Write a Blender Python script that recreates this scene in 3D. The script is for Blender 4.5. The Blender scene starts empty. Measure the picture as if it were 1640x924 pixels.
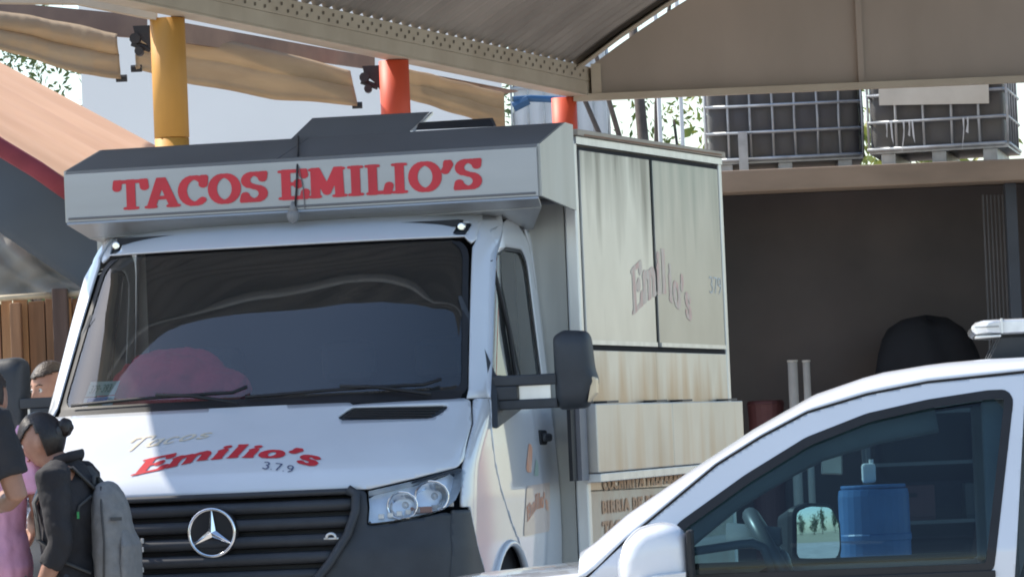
import bpy, bmesh, math, random
import numpy as np
from math import radians, sin, cos, tan, atan, pi, sqrt
from mathutils import Vector, Matrix
random.seed(7)
scn = bpy.context.scene
COL = scn.collection

# ------------------------------------------------------------ camera
FOC = 7500.0; ROLL = 0.042; EYE = 1.15
pitch = atan(310.0/FOC)
vf = np.array([0, cos(pitch), sin(pitch)]); r0 = np.array([1.0, 0, 0]); u0 = np.cross(r0, vf)
vr = r0*cos(ROLL)-u0*sin(ROLL); vu = u0*cos(ROLL)+r0*sin(ROLL)
CAM = np.array([0, 0, EYE])
cd = bpy.data.cameras.new('camera'); cam = bpy.data.objects.new('camera', cd); COL.objects.link(cam)
cd.sensor_width = 36; cd.lens = 36*FOC/1640; cd.clip_start = .1; cd.clip_end = 6000
m = Matrix.Identity(4)
for i in range(3):
    m[i][0] = vr[i]; m[i][1] = vu[i]; m[i][2] = -vf[i]; m[i][3] = CAM[i]
cam.matrix_world = m
scn.camera = cam

# ------------------------------------------------------------ sky, sun, exposure
SUN_EL = radians(47.5); SUN_AZ = radians(-66)      # azimuth from +Y, negative towards -X: sun on the left, slightly behind the truck
w = bpy.data.worlds.new('World'); scn.world = w; w.use_nodes = True
nt = w.node_tree; bg = nt.nodes['Background']
sky = nt.nodes.new('ShaderNodeTexSky'); sky.sky_type = 'NISHITA'; sky.sun_disc = False
sky.sun_elevation = SUN_EL; sky.sun_rotation = SUN_AZ
sky.air_density = 1.2; sky.dust_density = .8; sky.ozone_density = 2.0
nt.links.new(sky.outputs[0], bg.inputs[0]); bg.inputs[1].default_value = .15
sd = bpy.data.lights.new('sun', 'SUN'); sun = bpy.data.objects.new('sun', sd); COL.objects.link(sun)
sd.energy = 4.2; sd.angle = radians(.5); sd.color = (1, .93, .82)
sdir = Vector((sin(SUN_AZ)*cos(SUN_EL), cos(SUN_AZ)*cos(SUN_EL), sin(SUN_EL)))
sun.rotation_euler = sdir.to_track_quat('Z', 'Y').to_euler()
scn.view_settings.view_transform = 'Standard'; scn.view_settings.look = 'None'
scn.view_settings.exposure = 0.78; scn.view_settings.gamma = 1
scn.render.engine = 'CYCLES'
scn.cycles.filter_width = 1.9
scn.cycles.max_bounces = 8; scn.cycles.transparent_max_bounces = 12

# ------------------------------------------------------------ pixel helpers (photo is 1640 x 924)
def ray(px, py):
    d = vf*FOC+vr*(px-820)+vu*(462-py); return d/d[1]
def at(px, py, Y): return CAM+ray(px, py)*Y
PHI = radians(13)
st = at(343, 852, 18.75)
TO = np.array([st[0], st[1], 0.0])
ax = np.array([cos(PHI), -sin(PHI), 0]); ay = np.array([sin(PHI), cos(PHI), 0])
def T(px, py, yt):
    d = ray(px, py); t = (yt-(CAM-TO)@ay)/(d@ay); P = CAM+d*t-TO; return float(P@ax), float(P[2])
def S(px, py, xt):
    d = ray(px, py); t = (xt-(CAM-TO)@ax)/(d@ax); P = CAM+d*t-TO; return float(P@ay), float(P[2])

# ------------------------------------------------------------ materials
def lin(c):
    return tuple(c)+(1,)
def mat(name, col, rough=.5, metal=0, var=.12, scale=4, bump=0, bscale=None, stretch=(1, 1, 1), col2=None, coat=0, spec=.5, detail=4, lo=.35, hi=.65, emit=None, trans=0, rvar=0):
    m = bpy.data.materials.new(name); m.use_nodes = True; n = m.node_tree.nodes; l = m.node_tree.links
    b = n['Principled BSDF']; b.inputs['Roughness'].default_value = rough; b.inputs['Metallic'].default_value = metal
    b.inputs['Coat Weight'].default_value = coat; b.inputs['Coat Roughness'].default_value = .04
    b.inputs['Specular IOR Level'].default_value = spec
    tc = n.new('ShaderNodeTexCoord'); mp = n.new('ShaderNodeMapping'); mp.inputs['Scale'].default_value = stretch
    l.new(tc.outputs['Object'], mp.inputs[0])
    nz = n.new('ShaderNodeTexNoise'); nz.inputs['Scale'].default_value = scale; nz.inputs['Detail'].default_value = detail
    l.new(mp.outputs[0], nz.inputs['Vector'])
    cr = n.new('ShaderNodeValToRGB'); cr.color_ramp.elements[0].position = lo; cr.color_ramp.elements[1].position = hi
    if col2 is None: col2 = tuple(c*(1-var) for c in col); c1 = tuple(min(1, c*(1+var)) for c in col)
    else: c1 = col
    cr.color_ramp.elements[0].color = lin(col2); cr.color_ramp.elements[1].color = lin(c1)
    l.new(nz.outputs[0], cr.inputs[0]); l.new(cr.outputs[0], b.inputs['Base Color'])
    if rvar:
        mr = n.new('ShaderNodeMapRange'); mr.inputs['To Min'].default_value = max(.02, rough-rvar); mr.inputs['To Max'].default_value = rough+rvar
        l.new(nz.outputs[0], mr.inputs[0]); l.new(mr.outputs[0], b.inputs['Roughness'])
    if bump:
        nb = n.new('ShaderNodeTexNoise'); nb.inputs['Scale'].default_value = bscale or scale*4; nb.inputs['Detail'].default_value = 3
        l.new(mp.outputs[0], nb.inputs['Vector'])
        bp = n.new('ShaderNodeBump'); bp.inputs['Strength'].default_value = bump; bp.inputs['Distance'].default_value = .01
        l.new(nb.outputs[0], bp.inputs['Height']); l.new(bp.outputs[0], b.inputs['Normal'])
    if trans: # thin cloth that lets sunlight through
        tr = n.new('ShaderNodeBsdfTranslucent'); l.new(cr.outputs[0], tr.inputs[0]); mx = n.new('ShaderNodeMixShader'); mx.inputs[0].default_value = trans
        l.new(b.outputs[0], mx.inputs[1]); l.new(tr.outputs[0], mx.inputs[2]); l.new(mx.outputs[0], n['Material Output'].inputs[0])
    return m
def glass(name, tint=(.6, .75, .78), ior=1.5, rough=0.0, haze=0.0):
    m = bpy.data.materials.new(name); m.use_nodes = True; n = m.node_tree.nodes; l = m.node_tree.links
    n.remove(n['Principled BSDF'])
    t = n.new('ShaderNodeBsdfTransparent'); t.inputs[0].default_value = lin(tint)
    g = n.new('ShaderNodeBsdfGlossy'); g.inputs['Roughness'].default_value = rough; g.inputs[0].default_value = (.95, .97, 1, 1)
    f = n.new('ShaderNodeFresnel'); f.inputs[0].default_value = ior
    mx = n.new('ShaderNodeMixShader'); l.new(f.outputs[0], mx.inputs[0]); l.new(t.outputs[0], mx.inputs[1]); l.new(g.outputs[0], mx.inputs[2])
    out = mx
    if haze:
        d = n.new('ShaderNodeBsdfDiffuse'); d.inputs[0].default_value = (.5, .5, .48, 1)
        mh = n.new('ShaderNodeMixShader'); mh.inputs[0].default_value = haze; l.new(mx.outputs[0], mh.inputs[1]); l.new(d.outputs[0], mh.inputs[2]); out = mh
    l.new(out.outputs[0], n['Material Output'].inputs[0]); return m

MT = {}
MT['white_paint'] = mat('white_paint', (.62, .645, .68), .3, 0, .03, 3, coat=1.0)
MT['car_paint'] = mat('car_paint', (.66, .68, .72), .3, 0, .03, 3, coat=1.0)
MT['plastic'] = mat('dark_plastic', (.032, .036, .042), .55, 0, .15, 8, bump=.1, bscale=200)
MT['black'] = mat('black_rubber', (.012, .012, .014), .6, 0, .2, 10)
MT['gap'] = mat('dark_gap', (.01, .01, .012), .9)
MT['grille'] = mat('grille_plastic', (.030, .033, .039), .6, 0, .15, 8)
MT['chrome'] = mat('chrome', (.8, .82, .85), .12, 1, .03, 8)
MT['steel'] = mat('stainless_sheet', (.50, .50, .47), .42, .55, .1, 1.6, stretch=(3, 3, .35), bump=.05, bscale=6, col2=(.36, .36, .34), rvar=.1)
MT['steel_warm'] = mat('stainless_panel', (.54, .53, .51), .34, .65, .1, 1.3, stretch=(1.5, .8, 2.0), bump=.08, bscale=1.5, col2=(.46, .425, .385), rvar=.08, lo=.2, hi=.8)
MT['steel_dull'] = mat('stained_panel', (.56, .55, .51), .45, .3, .1, 3.0, stretch=(3, 3, .4), bump=.08, bscale=6, col2=(.36, .355, .33), rvar=.1, lo=.3, hi=.62)
MT['fascia'] = mat('brushed_fascia', (.42, .425, .43), .36, .5, .05, 1.2, stretch=(.5, 1, 3), bump=.06, bscale=5, col2=(.33, .335, .34), rvar=.06)
MT['fascia_top'] = mat('grey_sheet', (.15, .148, .152), .6, .1, .08, 2, rvar=.08)
MT['trim'] = mat('aluminium_trim', (.72, .72, .70), .35, .6, .08, 8, stretch=(1, 1, .3))
MT['red_vinyl'] = mat('red_vinyl', (.52, .022, .035), .45, 0, .10, 6, bump=.05)
MT['red_faded'] = mat('faded_red_vinyl', (.56, .34, .33), .4, .3, .1, 9, stretch=(3, 3, .6), col2=(.56, .50, .46), lo=.42, hi=.62)
MT['orange_faded'] = mat('faded_orange_vinyl', (.66, .26, .14), .6, 0, .1, 12, col2=(.68, .42, .30), stretch=(3, 3, .6))
MT['yellow_faded'] = mat('faded_yellow_vinyl', (.62, .50, .33), .6, 0, .1, 10, col2=(.66, .60, .50))
MT['ink'] = mat('blue_marker', (.06, .08, .16), .6)
MT['cream'] = mat('cream_vinyl', (.72, .60, .44), .5, 0, .08, 2.5, stretch=(2, 2, .6), col2=(.66, .48, .33))
MT['cream_text'] = mat('brown_orange_print', (.60, .30, .14), .6, 0, .15, 14, col2=(.60, .38, .24), stretch=(6, 6, .5))
MT['windshield'] = glass('windshield_glass', (.70, .77, .78), 1.8, .015, .035)
MT['carglass'] = glass('tinted_car_glass', (.42, .58, .64), 1.45)
MT['clearglass'] = glass('clear_lens', (.9, .93, .95), 1.5)
MT['mirror'] = mat('mirror_glass', (.9, .92, .93), .01, 1, 0, 1)
MT['amber'] = mat('amber_lens', (.65, .30, .08), .2, 0, .1, 8, coat=1)
MT['redplastic'] = mat('red_plastic', (.09, .028, .028), .6)
MT['interior'] = mat('cab_interior', (.018, .02, .023), .8, 0, .1, 4)
MT['interior_grey'] = mat('grey_lining', (.022, .024, .027), .9, 0, .1, 4)
MT['redcloth'] = mat('red_cloth', (.85, .05, .09), .8, 0, .1, 5, bump=.3, bscale=12)
MT['beige'] = mat('beige_steel', (.47, .40, .31), .55, 0, .08, 3, bump=.05, col2=(.40, .33, .25))
MT['roofsheet'] = mat('canopy_sheet', (.30, .265, .235), .6, .1, .1, 1.2, col2=(.20, .175, .155))
MT['gable'] = mat('gable_sheet', (.40, .325, .27), .7, 0, .05, 1.6, col2=(.31, .255, .21), stretch=(1, 1, .35), lo=.3, hi=.7, detail=6, bump=.05)
MT['tarp'] = mat('tan_tarp', (.54, .43, .30), .85, 0, .1, 1.6, bump=.2, bscale=3, col2=(.44, .34, .235), trans=.45, stretch=(1, 1, 6), lo=.3, hi=.7)
MT['tarpdark'] = mat('brown_board', (.26, .19, .15), .8, 0, .15, 3, col2=(.18, .13, .11))
MT['col_yellow'] = mat('yellow_ochre_paint', (.60, .30, .06), .6, 0, .1, 4, bump=.2, bscale=9, lo=.3, hi=.6, col2=(.42, .20, .045), stretch=(1, 1, .3))
MT['col_red'] = mat('red_orange_paint', (.66, .085, .035), .55, 0, .12, 4, bump=.15, bscale=9, stretch=(1, 1, .3))
MT['darkmetal'] = mat('dark_bracket', (.03, .032, .038), .6, .3)
MT['whitewall'] = mat('white_render', (.84, .82, .79), .85, 0, .03, .5)
MT['awning'] = mat('peach_tarp', (.92, .62, .40), .8, 0, .08, 1.0, bump=.25, bscale=3, col2=(.84, .54, .34), stretch=(1, 3, 1), trans=.3)
MT['maroon'] = mat('maroon_hem', (.22, .035, .05), .8, 0, .15, 5)
MT['navy'] = mat('slate_blue_tarp', (.075, .10, .13), .8, 0, .12, .8, col2=(.045, .062, .085), bump=.2, bscale=4)
MT['greycloth'] = mat('grey_shade_cloth', (.30, .30, .285), .95, 0, .15, 2, bump=.1, bscale=3, col2=(.24, .24, .23), spec=.1)
MT['wood'] = mat('warm_plank', (.50, .28, .13), .75, 0, .2, 3, stretch=(6, 6, .5), col2=(.34, .18, .085), bump=.2)
MT['wood2'] = mat('dark_plank', (.32, .17, .09), .8, 0, .2, 3, stretch=(6, 6, .5), col2=(.20, .11, .06), bump=.2)
MT['woodpost'] = mat('weathered_post', (.09, .06, .05), .85, 0, .2, 4, stretch=(4, 4, .5), bump=.3)
MT['bamboo'] = mat('pale_pole', (.45, .38, .27), .7, 0, .2, 6)
MT['slab'] = mat('brown_beam', (.30, .225, .165), .75, 0, .15, 1.5, stretch=(1, 1, 3), col2=(.22, .165, .12))
MT['darkwall'] = mat('dark_wall', (.135, .118, .112), .85, 0, .25, .9, col2=(.085, .077, .076))  # dark tone of the shed's inner walls
MT['bladder'] = mat('grey_tank', (.075, .075, .085), .5, 0, .2, 3, col2=(.10, .095, .085), bump=.2, bscale=4)
MT['whitetank'] = mat('white_tank', (.62, .63, .64), .5, 0, .05, 3)
MT['cage'] = mat('galvanised_tube', (.42, .44, .46), .45, .4, .15, 10)
MT['ibcboard'] = mat('cream_board', (.70, .66, .56), .6, 0, .08, 4, col2=(.60, .56, .47))
MT['ground'] = mat('dusty_concrete', (.38, .36, .335), .9, 0, .12, .5, bump=.2, bscale=3)
MT['field'] = mat('dry_grass_field', (.38, .34, .22), .95, 0, .2, .05, col2=(.33, .29, .18))
MT['bark'] = mat('bark', (.10, .08, .07), .9, 0, .2, 6, bump=.4)
MT['leaf'] = mat('leaf', (.07, .11, .035), .6, 0, .3, 2, col2=(.04, .07, .02), trans=.25)
MT['leafyellow'] = mat('yellow_leaf', (.30, .30, .06), .6, 0, .3, 2, col2=(.12, .18, .04), trans=.3)
MT['skin'] = mat('skin_tan', (.42, .22, .145), .5, 0, .06, 20, col2=(.36, .18, .12))
MT['skin2'] = mat('skin_brown', (.33, .17, .11), .5, 0, .06, 20)
MT['hair'] = mat('dark_hair', (.018, .013, .011), .38, 0, .3, 30, stretch=(1, 6, 1), bump=.4, bscale=60)
MT['hairbrown'] = mat('brown_hair', (.035, .021, .014), .5, 0, .3, 40, bump=.5, bscale=120)
MT['blackcloth'] = mat('black_cloth', (.022, .021, .024), .85, 0, .2, 5, bump=.3, bscale=40)
MT['pinkcloth'] = mat('pink_cloth', (.85, .45, .62), .85, 0, .08, 6, bump=.2)
MT['jean'] = mat('light_jean', (.36, .45, .54), .9, 0, .1, 20)
MT['slate'] = mat('slate_trouser', (.05, .06, .075), .9, 0, .1, 20)
MT['packgrey'] = mat('grey_pack_fabric', (.20, .195, .19), .8, 0, .1, 25, bump=.25, bscale=120)
MT['packdark'] = mat('dark_pack_fabric', (.06, .06, .06), .8)
MT['green'] = mat('green_tag', (.06, .35, .12), .6)
MT['silver'] = mat('silver_lens', (.75, .77, .78), .2, .2, .1, 12, coat=1, col2=(.55, .56, .58))
MT['blue'] = mat('blue_drum', (.03, .12, .30), .45, 0, .1, 4)
MT['bluepaint'] = mat('blue_pipe', (.03, .10, .22), .5)
MT['glandgrey'] = mat('grey_gland', (.22, .22, .22), .6)  # plain grey for the cable gland
MT['paper'] = mat('white_paper', (.75, .77, .74), .7, 0, .03, 5)
MT['stickblue'] = mat('blue_print', (.05, .22, .50), .6)
MT['stickyel'] = mat('yellow_print', (.62, .55, .20), .6)
MT['palebeige'] = mat('pale_pipe', (.50, .47, .42), .6)
MT['dash'] = mat('dashboard', (.13, .145, .155), .7, 0, .1, 6)
MT['carint'] = mat('car_lining', (.26, .29, .30), .9)

# ------------------------------------------------------------ mesh helpers
class B:
    def __init__(s): s.v = []; s.f = []
    def add(s, vs, fs):
        o = len(s.v); s.v += [tuple(map(float, p)) for p in vs]; s.f += [tuple(i+o for i in f) for f in fs]; return s
    def box(s, x0, x1, y0, y1, z0, z1):
        return s.add([(x, y, z) for z in (z0, z1) for y in (y0, y1) for x in (x0, x1)], [(0, 2, 3, 1), (4, 5, 7, 6), (0, 1, 5, 4), (2, 6, 7, 3), (0, 4, 6, 2), (1, 3, 7, 5)])
    def tube(s, pts, rad, n=10, caps=True, side=None):
        pts = [np.array(p, float) for p in pts]; k = len(pts)
        if not hasattr(rad, '__len__'): rad = [rad]*k
        rings = []; prev = None
        for i in range(k):
            d = pts[min(i+1, k-1)]-pts[max(i-1, 0)]; d = d/(np.linalg.norm(d)+1e-9)
            a = np.array(side, float) if side is not None else (prev if prev is not None else (np.array([0, 0, 1.]) if abs(d[2]) < .9 else np.array([1., 0, 0])))
            a = a-d*(a@d); a /= np.linalg.norm(a)+1e-9; b = np.cross(d, a); prev = a
            r = rad[i]; ra, rb = (r if hasattr(r, '__len__') else (r, r))
            rings.append([pts[i]+a*ra*cos(2*pi*j/n)+b*rb*sin(2*pi*j/n) for j in range(n)])
        fs = [(i*n+j, i*n+(j+1) % n, (i+1)*n+(j+1) % n, (i+1)*n+j) for i in range(k-1) for j in range(n)]
        vs = [p for r in rings for p in r]
        if caps: fs += [tuple(range(n))[::-1], tuple((k-1)*n+j for j in range(n))]
        return s.add(vs, fs)
    def grid(s, fn, us, vs_):
        nu, nv = len(us), len(vs_)
        return s.add([fn(u, v) for v in vs_ for u in us], [(j*nu+i, j*nu+i+1, (j+1)*nu+i+1, (j+1)*nu+i) for j in range(nv-1) for i in range(nu-1)])
    def prism(s, poly, d):
        n = len(poly); d = np.array(d, float); a = [np.array(p, float) for p in poly]
        return s.add(a+[p+d for p in a], [tuple(range(n)), tuple(range(2*n-1, n-1, -1))]+[(i, i+n, (i+1) % n+n, (i+1) % n) for i in range(n)])
    def ball(s, c, r, nu=14, nv=9):
        c = np.array(c, float); r = np.array(r if hasattr(r, '__len__') else (r, r, r), float)
        vs = [c+r*np.array([sin(pi*j/nv)*cos(2*pi*i/nu), sin(pi*j/nv)*sin(2*pi*i/nu), cos(pi*j/nv)]) for j in range(nv+1) for i in range(nu)]
        return s.add(vs, [(j*nu+i, (j+1)*nu+i, (j+1)*nu+(i+1) % nu, j*nu+(i+1) % nu) for j in range(nv) for i in range(nu)])
    def obj(s, name, m, parent=None, smooth=False, bevel=0, solid=0, auto=None, off=-1, weld=False):
        me = bpy.data.meshes.new(name); me.from_pydata(s.v, [], s.f); me.materials.append(MT[m] if isinstance(m, str) else m)
        bm = bmesh.new(); bm.from_mesh(me)
        if weld: bmesh.ops.remove_doubles(bm, verts=bm.verts, dist=1e-4)
        if not solid: bmesh.ops.recalc_face_normals(bm, faces=bm.faces)
        bm.to_mesh(me); bm.free()
        o = bpy.data.objects.new(name, me); COL.objects.link(o)
        if parent: o.parent = parent
        if smooth:
            me.polygons.foreach_set('use_smooth', [True]*len(me.polygons))
        if solid:
            md = o.modifiers.new('solid', 'SOLIDIFY'); md.thickness = solid; md.offset = off
        if bevel:
            md = o.modifiers.new('bevel', 'BEVEL'); md.width = bevel; md.segments = 2; md.limit_method = 'ANGLE'; md.angle_limit = radians(40)
        return o
def tag(o, label=None, cat=None, group=None, kind=None):
    if label: o['label'] = label
    if cat: o['category'] = cat
    if group: o['group'] = group
    if kind: o['kind'] = kind
    return o
def empty(name, loc, rz=0, label=None, cat=None, group=None):
    o = bpy.data.objects.new(name, None); COL.objects.link(o); o.location = [float(c) for c in loc]; o.rotation_euler = (0, 0, rz)
    o.empty_display_size = .2
    return tag(o, label, cat, group)
def copy_tree(o, parent=None):
    c = o.copy(); COL.objects.link(c)
    if parent: c.parent = parent
    for ch in [x for x in bpy.data.objects if x.parent == o]:
        copy_tree(ch, c)
    return c

# signed distance helpers and marching squares -> curved patch
def sd_poly(P, X, Y):
    P = np.array(P, float); n = len(P); d = np.full(X.shape, 1e9); ins = np.zeros(X.shape, bool)
    for i in range(n):
        x0, y0 = P[i]; x1, y1 = P[(i+1) % n]; ex, ey = x1-x0, y1-y0
        t = np.clip(((X-x0)*ex+(Y-y0)*ey)/(ex*ex+ey*ey+1e-12), 0, 1)
        d = np.minimum(d, np.hypot(X-x0-t*ex, Y-y0-t*ey))
        if y0 != y1:
            c = ((y0 > Y) != (y1 > Y)) & (X < (x1-x0)*(Y-y0)/(y1-y0)+x0); ins ^= c
    return np.where(ins, -d, d)
def march(field, x0, x1, y0, y1, nx, ny):
    xs = np.linspace(x0, x1, nx); ys = np.linspace(y0, y1, ny); X, Y = np.meshgrid(xs, ys); V = field(X, Y)
    verts = []; idx = {}; faces = []
    def vid(k, p):
        if k not in idx: idx[k] = len(verts); verts.append(p)
        return idx[k]
    inside = V < 0
    for j in range(ny-1):
        row = inside[j] | inside[j+1]
        if not row.any(): continue
        for i in range(nx-1):
            c = [(i, j), (i+1, j), (i+1, j+1), (i, j+1)]
            s = [inside[b, a] for a, b in c]
            if not any(s): continue
            f = []
            for k in range(4):
                a = c[k]; b = c[(k+1) % 4]
                if s[k]: f.append(vid(a, (xs[a[0]], ys[a[1]])))
                if s[k] != s[(k+1) % 4]:
                    va = V[a[1], a[0]]; vb = V[b[1], b[0]]; t = va/(va-vb)
                    t = min(max(t, .02), .98)
                    key = (min(a, b), max(a, b))
                    f.append(vid(key, (xs[a[0]]+(xs[b[0]]-xs[a[0]])*t, ys[a[1]]+(ys[b[1]]-ys[a[1]])*t)))
            if len(f) > 2: faces.append(f)
    return verts, faces
def patch(poly, fn, res=.02, holes=(), rnd=0.0, flip=False):
    """a sheet with the outline `poly` (u,v), holes cut out, laid on the surface fn(u,v)"""
    P = np.array(poly); x0, y0 = P.min(0)-res; x1, y1 = P.max(0)+res
    nx = max(3, int((x1-x0)/res)+1); ny = max(3, int((y1-y0)/res)+1)
    def field(X, Y):
        d = sd_poly(poly, X, Y)
        for h in holes: d = np.maximum(d, -sd_poly(h, X, Y))
        return d
    vs, fs = march(field, x0, x1, y0, y1, nx, ny)
    b = B(); b.add([fn(u, v) for u, v in vs], [tuple(f[::-1]) if flip else tuple(f) for f in fs]); return b
def rpoly(P, r, k=4):
    """round the corners of polygon P"""
    out = []; n = len(P)
    rr = r if hasattr(r, '__len__') else [r]*n
    for i in range(n):
        p = np.array(P[i], float); a = np.array(P[i-1], float)-p; b = np.array(P[(i+1) % n], float)-p
        la, lb = np.linalg.norm(a), np.linalg.norm(b); q = min(rr[i], la*.48, lb*.48)
        A = p+a/la*q; Bq = p+b/lb*q
        for j in range(k+1):
            t = j/k; out.append(tuple((1-t)**2*A+2*t*(1-t)*p+t*t*Bq))
    return out

# ------------------------------------------------------------ lettering (stroke letters grown into heavy serif shapes)
def arc(cx, cy, rx, ry, a0, a1, n=12):
    return [(cx+rx*cos(radians(a0+(a1-a0)*i/n)), cy+ry*sin(radians(a0+(a1-a0)*i/n))) for i in range(n+1)]
GL = {  # width, strokes, serif points (x, y, half-length)
 'T': (.80, [[(.4, .05), (.4, .95)], [(.06, .94), (.74, .94)], [(.05, .94), (.03, .74)], [(.75, .94), (.77, .74)]], [(.4, .04, .17)]),
 'A': (.86, [[(.14, .05), (.40, .95)], [(.44, .95), (.74, .05)], [(.24, .33), (.62, .33)]], [(.13, .04, .13), (.73, .04, .15)]),
 'C': (.80, [arc(.44, .5, .32, .44, 48, 312, 18), [(.68, .70), (.70, .92)]], []),
 'O': (.88, [arc(.44, .5, .32, .44, 0, 360, 28)], []),
 'S': (.68, [arc(.36, .73, .23, .21, 35, 225, 10)+[(.36, .5)]+arc(.35, .27, .24, .22, 70, -145, 12), [(.58, .78), (.60, .94)], [(.11, .22), (.08, .06)]], []),
 'E': (.80, [[(.22, .05), (.22, .95)], [(.22, .95), (.66, .95)], [(.68, .94), (.70, .80)], [(.22, .52), (.52, .52)], [(.54, .56), (.54, .48)], [(.22, .05), (.68, .05)], [(.70, .06), (.73, .22)]], [(.18, .95, .13), (.18, .05, .13)]),
 'M': (1.04, [[(.20, .05), (.20, .95)], [(.22, .95), (.50, .2)], [(.50, .2), (.80, .95)], [(.82, .95), (.84, .05)]], [(.19, .04, .13), (.84, .04, .16), (.14, .95, .08), (.88, .95, .08)]),
 'I': (.46, [[(.23, .05), (.23, .95)]], [(.23, .04, .17), (.23, .96, .17)]),
 'L': (.70, [[(.22, .05), (.22, .95)], [(.22, .06), (.60, .06)], [(.60, .06), (.65, .28)]], [(.22, .96, .16), (.18, .04, .1)]),
 'B': (.74, [[(.2, .05), (.2, .95)], [(.2, .94)]+arc(.38, .73, .2, .21, 90, -90, 8)+[(.2, .52)], arc(.40, .29, .23, .23, 90, -90, 8)+[(.2, .06)]], []),
 'D': (.78, [[(.2, .05), (.2, .95)], [(.2, .94)]+arc(.34, .5, .3, .44, 90, -90, 12)+[(.2, .06)]], []),
 'H': (.82, [[(.2, .05), (.2, .95)], [(.62, .05), (.62, .95)], [(.2, .5), (.62, .5)]], []),
 'N': (.84, [[(.2, .05), (.2, .95)], [(.2, .95), (.64, .05)], [(.64, .05), (.64, .95)]], []),
 'P': (.72, [[(.2, .05), (.2, .95)], [(.2, .94)]+arc(.38, .7, .22, .24, 90, -90, 8)+[(.2, .46)]], []),
 'R': (.78, [[(.2, .05), (.2, .95)], [(.2, .94)]+arc(.38, .72, .22, .22, 90, -90, 8)+[(.2, .5)], [(.4, .5), (.66, .05)]], []),
 "'": (.34, [[(.17, .92), (.16, .84)], [(.20, .86), (.10, .66)]], []),
 '-': (.5, [[(.12, .45), (.38, .45)]], []), '.': (.26, [[(.12, .06), (.13, .07)]], []), ' ': (.42, [], []),
 'e': (.62, [[(.10, .36), (.50, .36)]+arc(.31, .34, .21, .27, 5, 310, 14)], []),
 'm': (1.02, [[(.16, .05), (.16, .62)], [(.16, .45)]+arc(.34, .40, .16, .2, 130, 0, 6)+[(.50, .05)], [(.50, .45)]+arc(.68, .40, .16, .2, 130, 0, 6)+[(.84, .05)]], [(.16, .04, .1), (.5, .04, .09), (.86, .04, .1), (.1, .61, .06)]),
 'i': (.38, [[(.18, .05), (.18, .62)], [(.19, .86), (.2, .87)]], [(.18, .04, .11), (.13, .61, .06)]),
 'l': (.38, [[(.18, .05), (.18, .98)]], [(.18, .04, .11), (.13, .97, .06)]),
 'o': (.66, [arc(.32, .33, .21, .27, 0, 360, 20)], []),
 's': (.54, [arc(.28, .47, .16, .13, 30, 225, 8)+[(.28, .33)]+arc(.27, .19, .17, .14, 70, -150, 9)], []),
 'a': (.62, [arc(.29, .30, .19, .25, 30, 390, 16), [(.49, .55), (.49, .10), (.56, .05)]], []),
 'c': (.54, [arc(.30, .31, .2, .26, 50, 310, 12)], []),
 '3': (.56, [arc(.26, .72, .18, .2, 140, -70, 8)+arc(.26, .28, .2, .24, 80, -140, 9)], []),
 '7': (.56, [[(.08, .9), (.48, .9), (.22, .05)]], []), '9': (.56, [arc(.28, .68, .18, .22, 0, 360, 12), [(.46, .7), (.42, .3), (.2, .05)]], []),
}
def letters(text, fn, height, wx=.11, wy=.05, serif=.055, spacing=1.0, slant=0, cells=34, total=None, widthscale=1.0):
    """mesh of text; fn(u,v) maps u along the line and v up (both in metres) to 3D"""
    adv = sum(GL[c][0] for c in text)
    sx = (total/adv) if total else height*widthscale*spacing
    b = B(); u = 0
    for c in text:
        wd, strokes, ser = GL[c]
        if strokes:
            segs = []
            for stx in strokes:
                for (xa, ya), (xb, yb) in zip(stx[:-1], stx[1:]):
                    L = math.hypot(xb-xa, yb-ya)+1e-9; dy = abs(yb-ya)/L; r = wy+(wx-wy)*dy
                    segs.append((xa, ya, xb, yb, r))
            for (x, y, h) in ser:
                if serif: segs.append((x-h, y, x+h, y, serif))
            def field(X, Y):
                d = np.full(X.shape, 9.)
                for xa, ya, xb, yb, r in segs:
                    ex, ey = xb-xa, yb-ya; t = np.clip(((X-xa)*ex+(Y-ya)*ey)/(ex*ex+ey*ey+1e-9), 0, 1)
                    d = np.minimum(d, np.hypot(X-xa-t*ex, Y-ya-t*ey)-r)
                return np.maximum(d, np.abs(Y-.5)-.515) if serif else d
            vs, fs = march(field, -.12, wd+.12, -.12, 1.12, int(cells*(wd+.24))+3, cells)
            b.add([fn(u+x*sx+slant*y*height, y*height) for x, y in vs], fs)
        u += wd*sx
    return b

# ============================================================ SETTING
gr = B().box(-900, 900, -300, 1500, -.3, 0).obj('ground', 'ground'); tag(gr, kind='structure')
fd = B().add([(28, -200, .004), (900, -200, .004), (900, 600, .004), (28, 600, .004)], [(0, 1, 2, 3)]).obj('field', 'field'); tag(fd, kind='structure')

def leaf_crown(center, rad, n, size, seed, clumps=24, squash=1.0):
    rnd = random.Random(seed); b = B(); cl = []
    for _ in range(clumps):
        v = Vector((rnd.gauss(0, 1), rnd.gauss(0, 1), rnd.gauss(0, 1))).normalized()*rnd.uniform(.35, 1)
        cl.append((center[0]+v.x*rad[0], center[1]+v.y*rad[1], center[2]+v.z*rad[2], rnd.uniform(.18, .38)))
    for _ in range(n):
        c = rnd.choice(cl); rr = c[3]*min(rad)
        p = np.array([c[0]+rnd.gauss(0, rr), c[1]+rnd.gauss(0, rr), c[2]+rnd.gauss(0, rr*.8)])
        a = np.array([rnd.gauss(0, 1) for _ in range(3)]); a /= np.linalg.norm(a); q = np.array([rnd.gauss(0, 1) for _ in range(3)]); q -= a*(a@q); q /= np.linalg.norm(q)
        s = size*rnd.uniform(.6, 1.3)
        b.add([p-a*s, p+q*s*.4, p+a*s, p-q*s*.4], [(0, 1, 2, 3)])
    return b, cl
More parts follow.
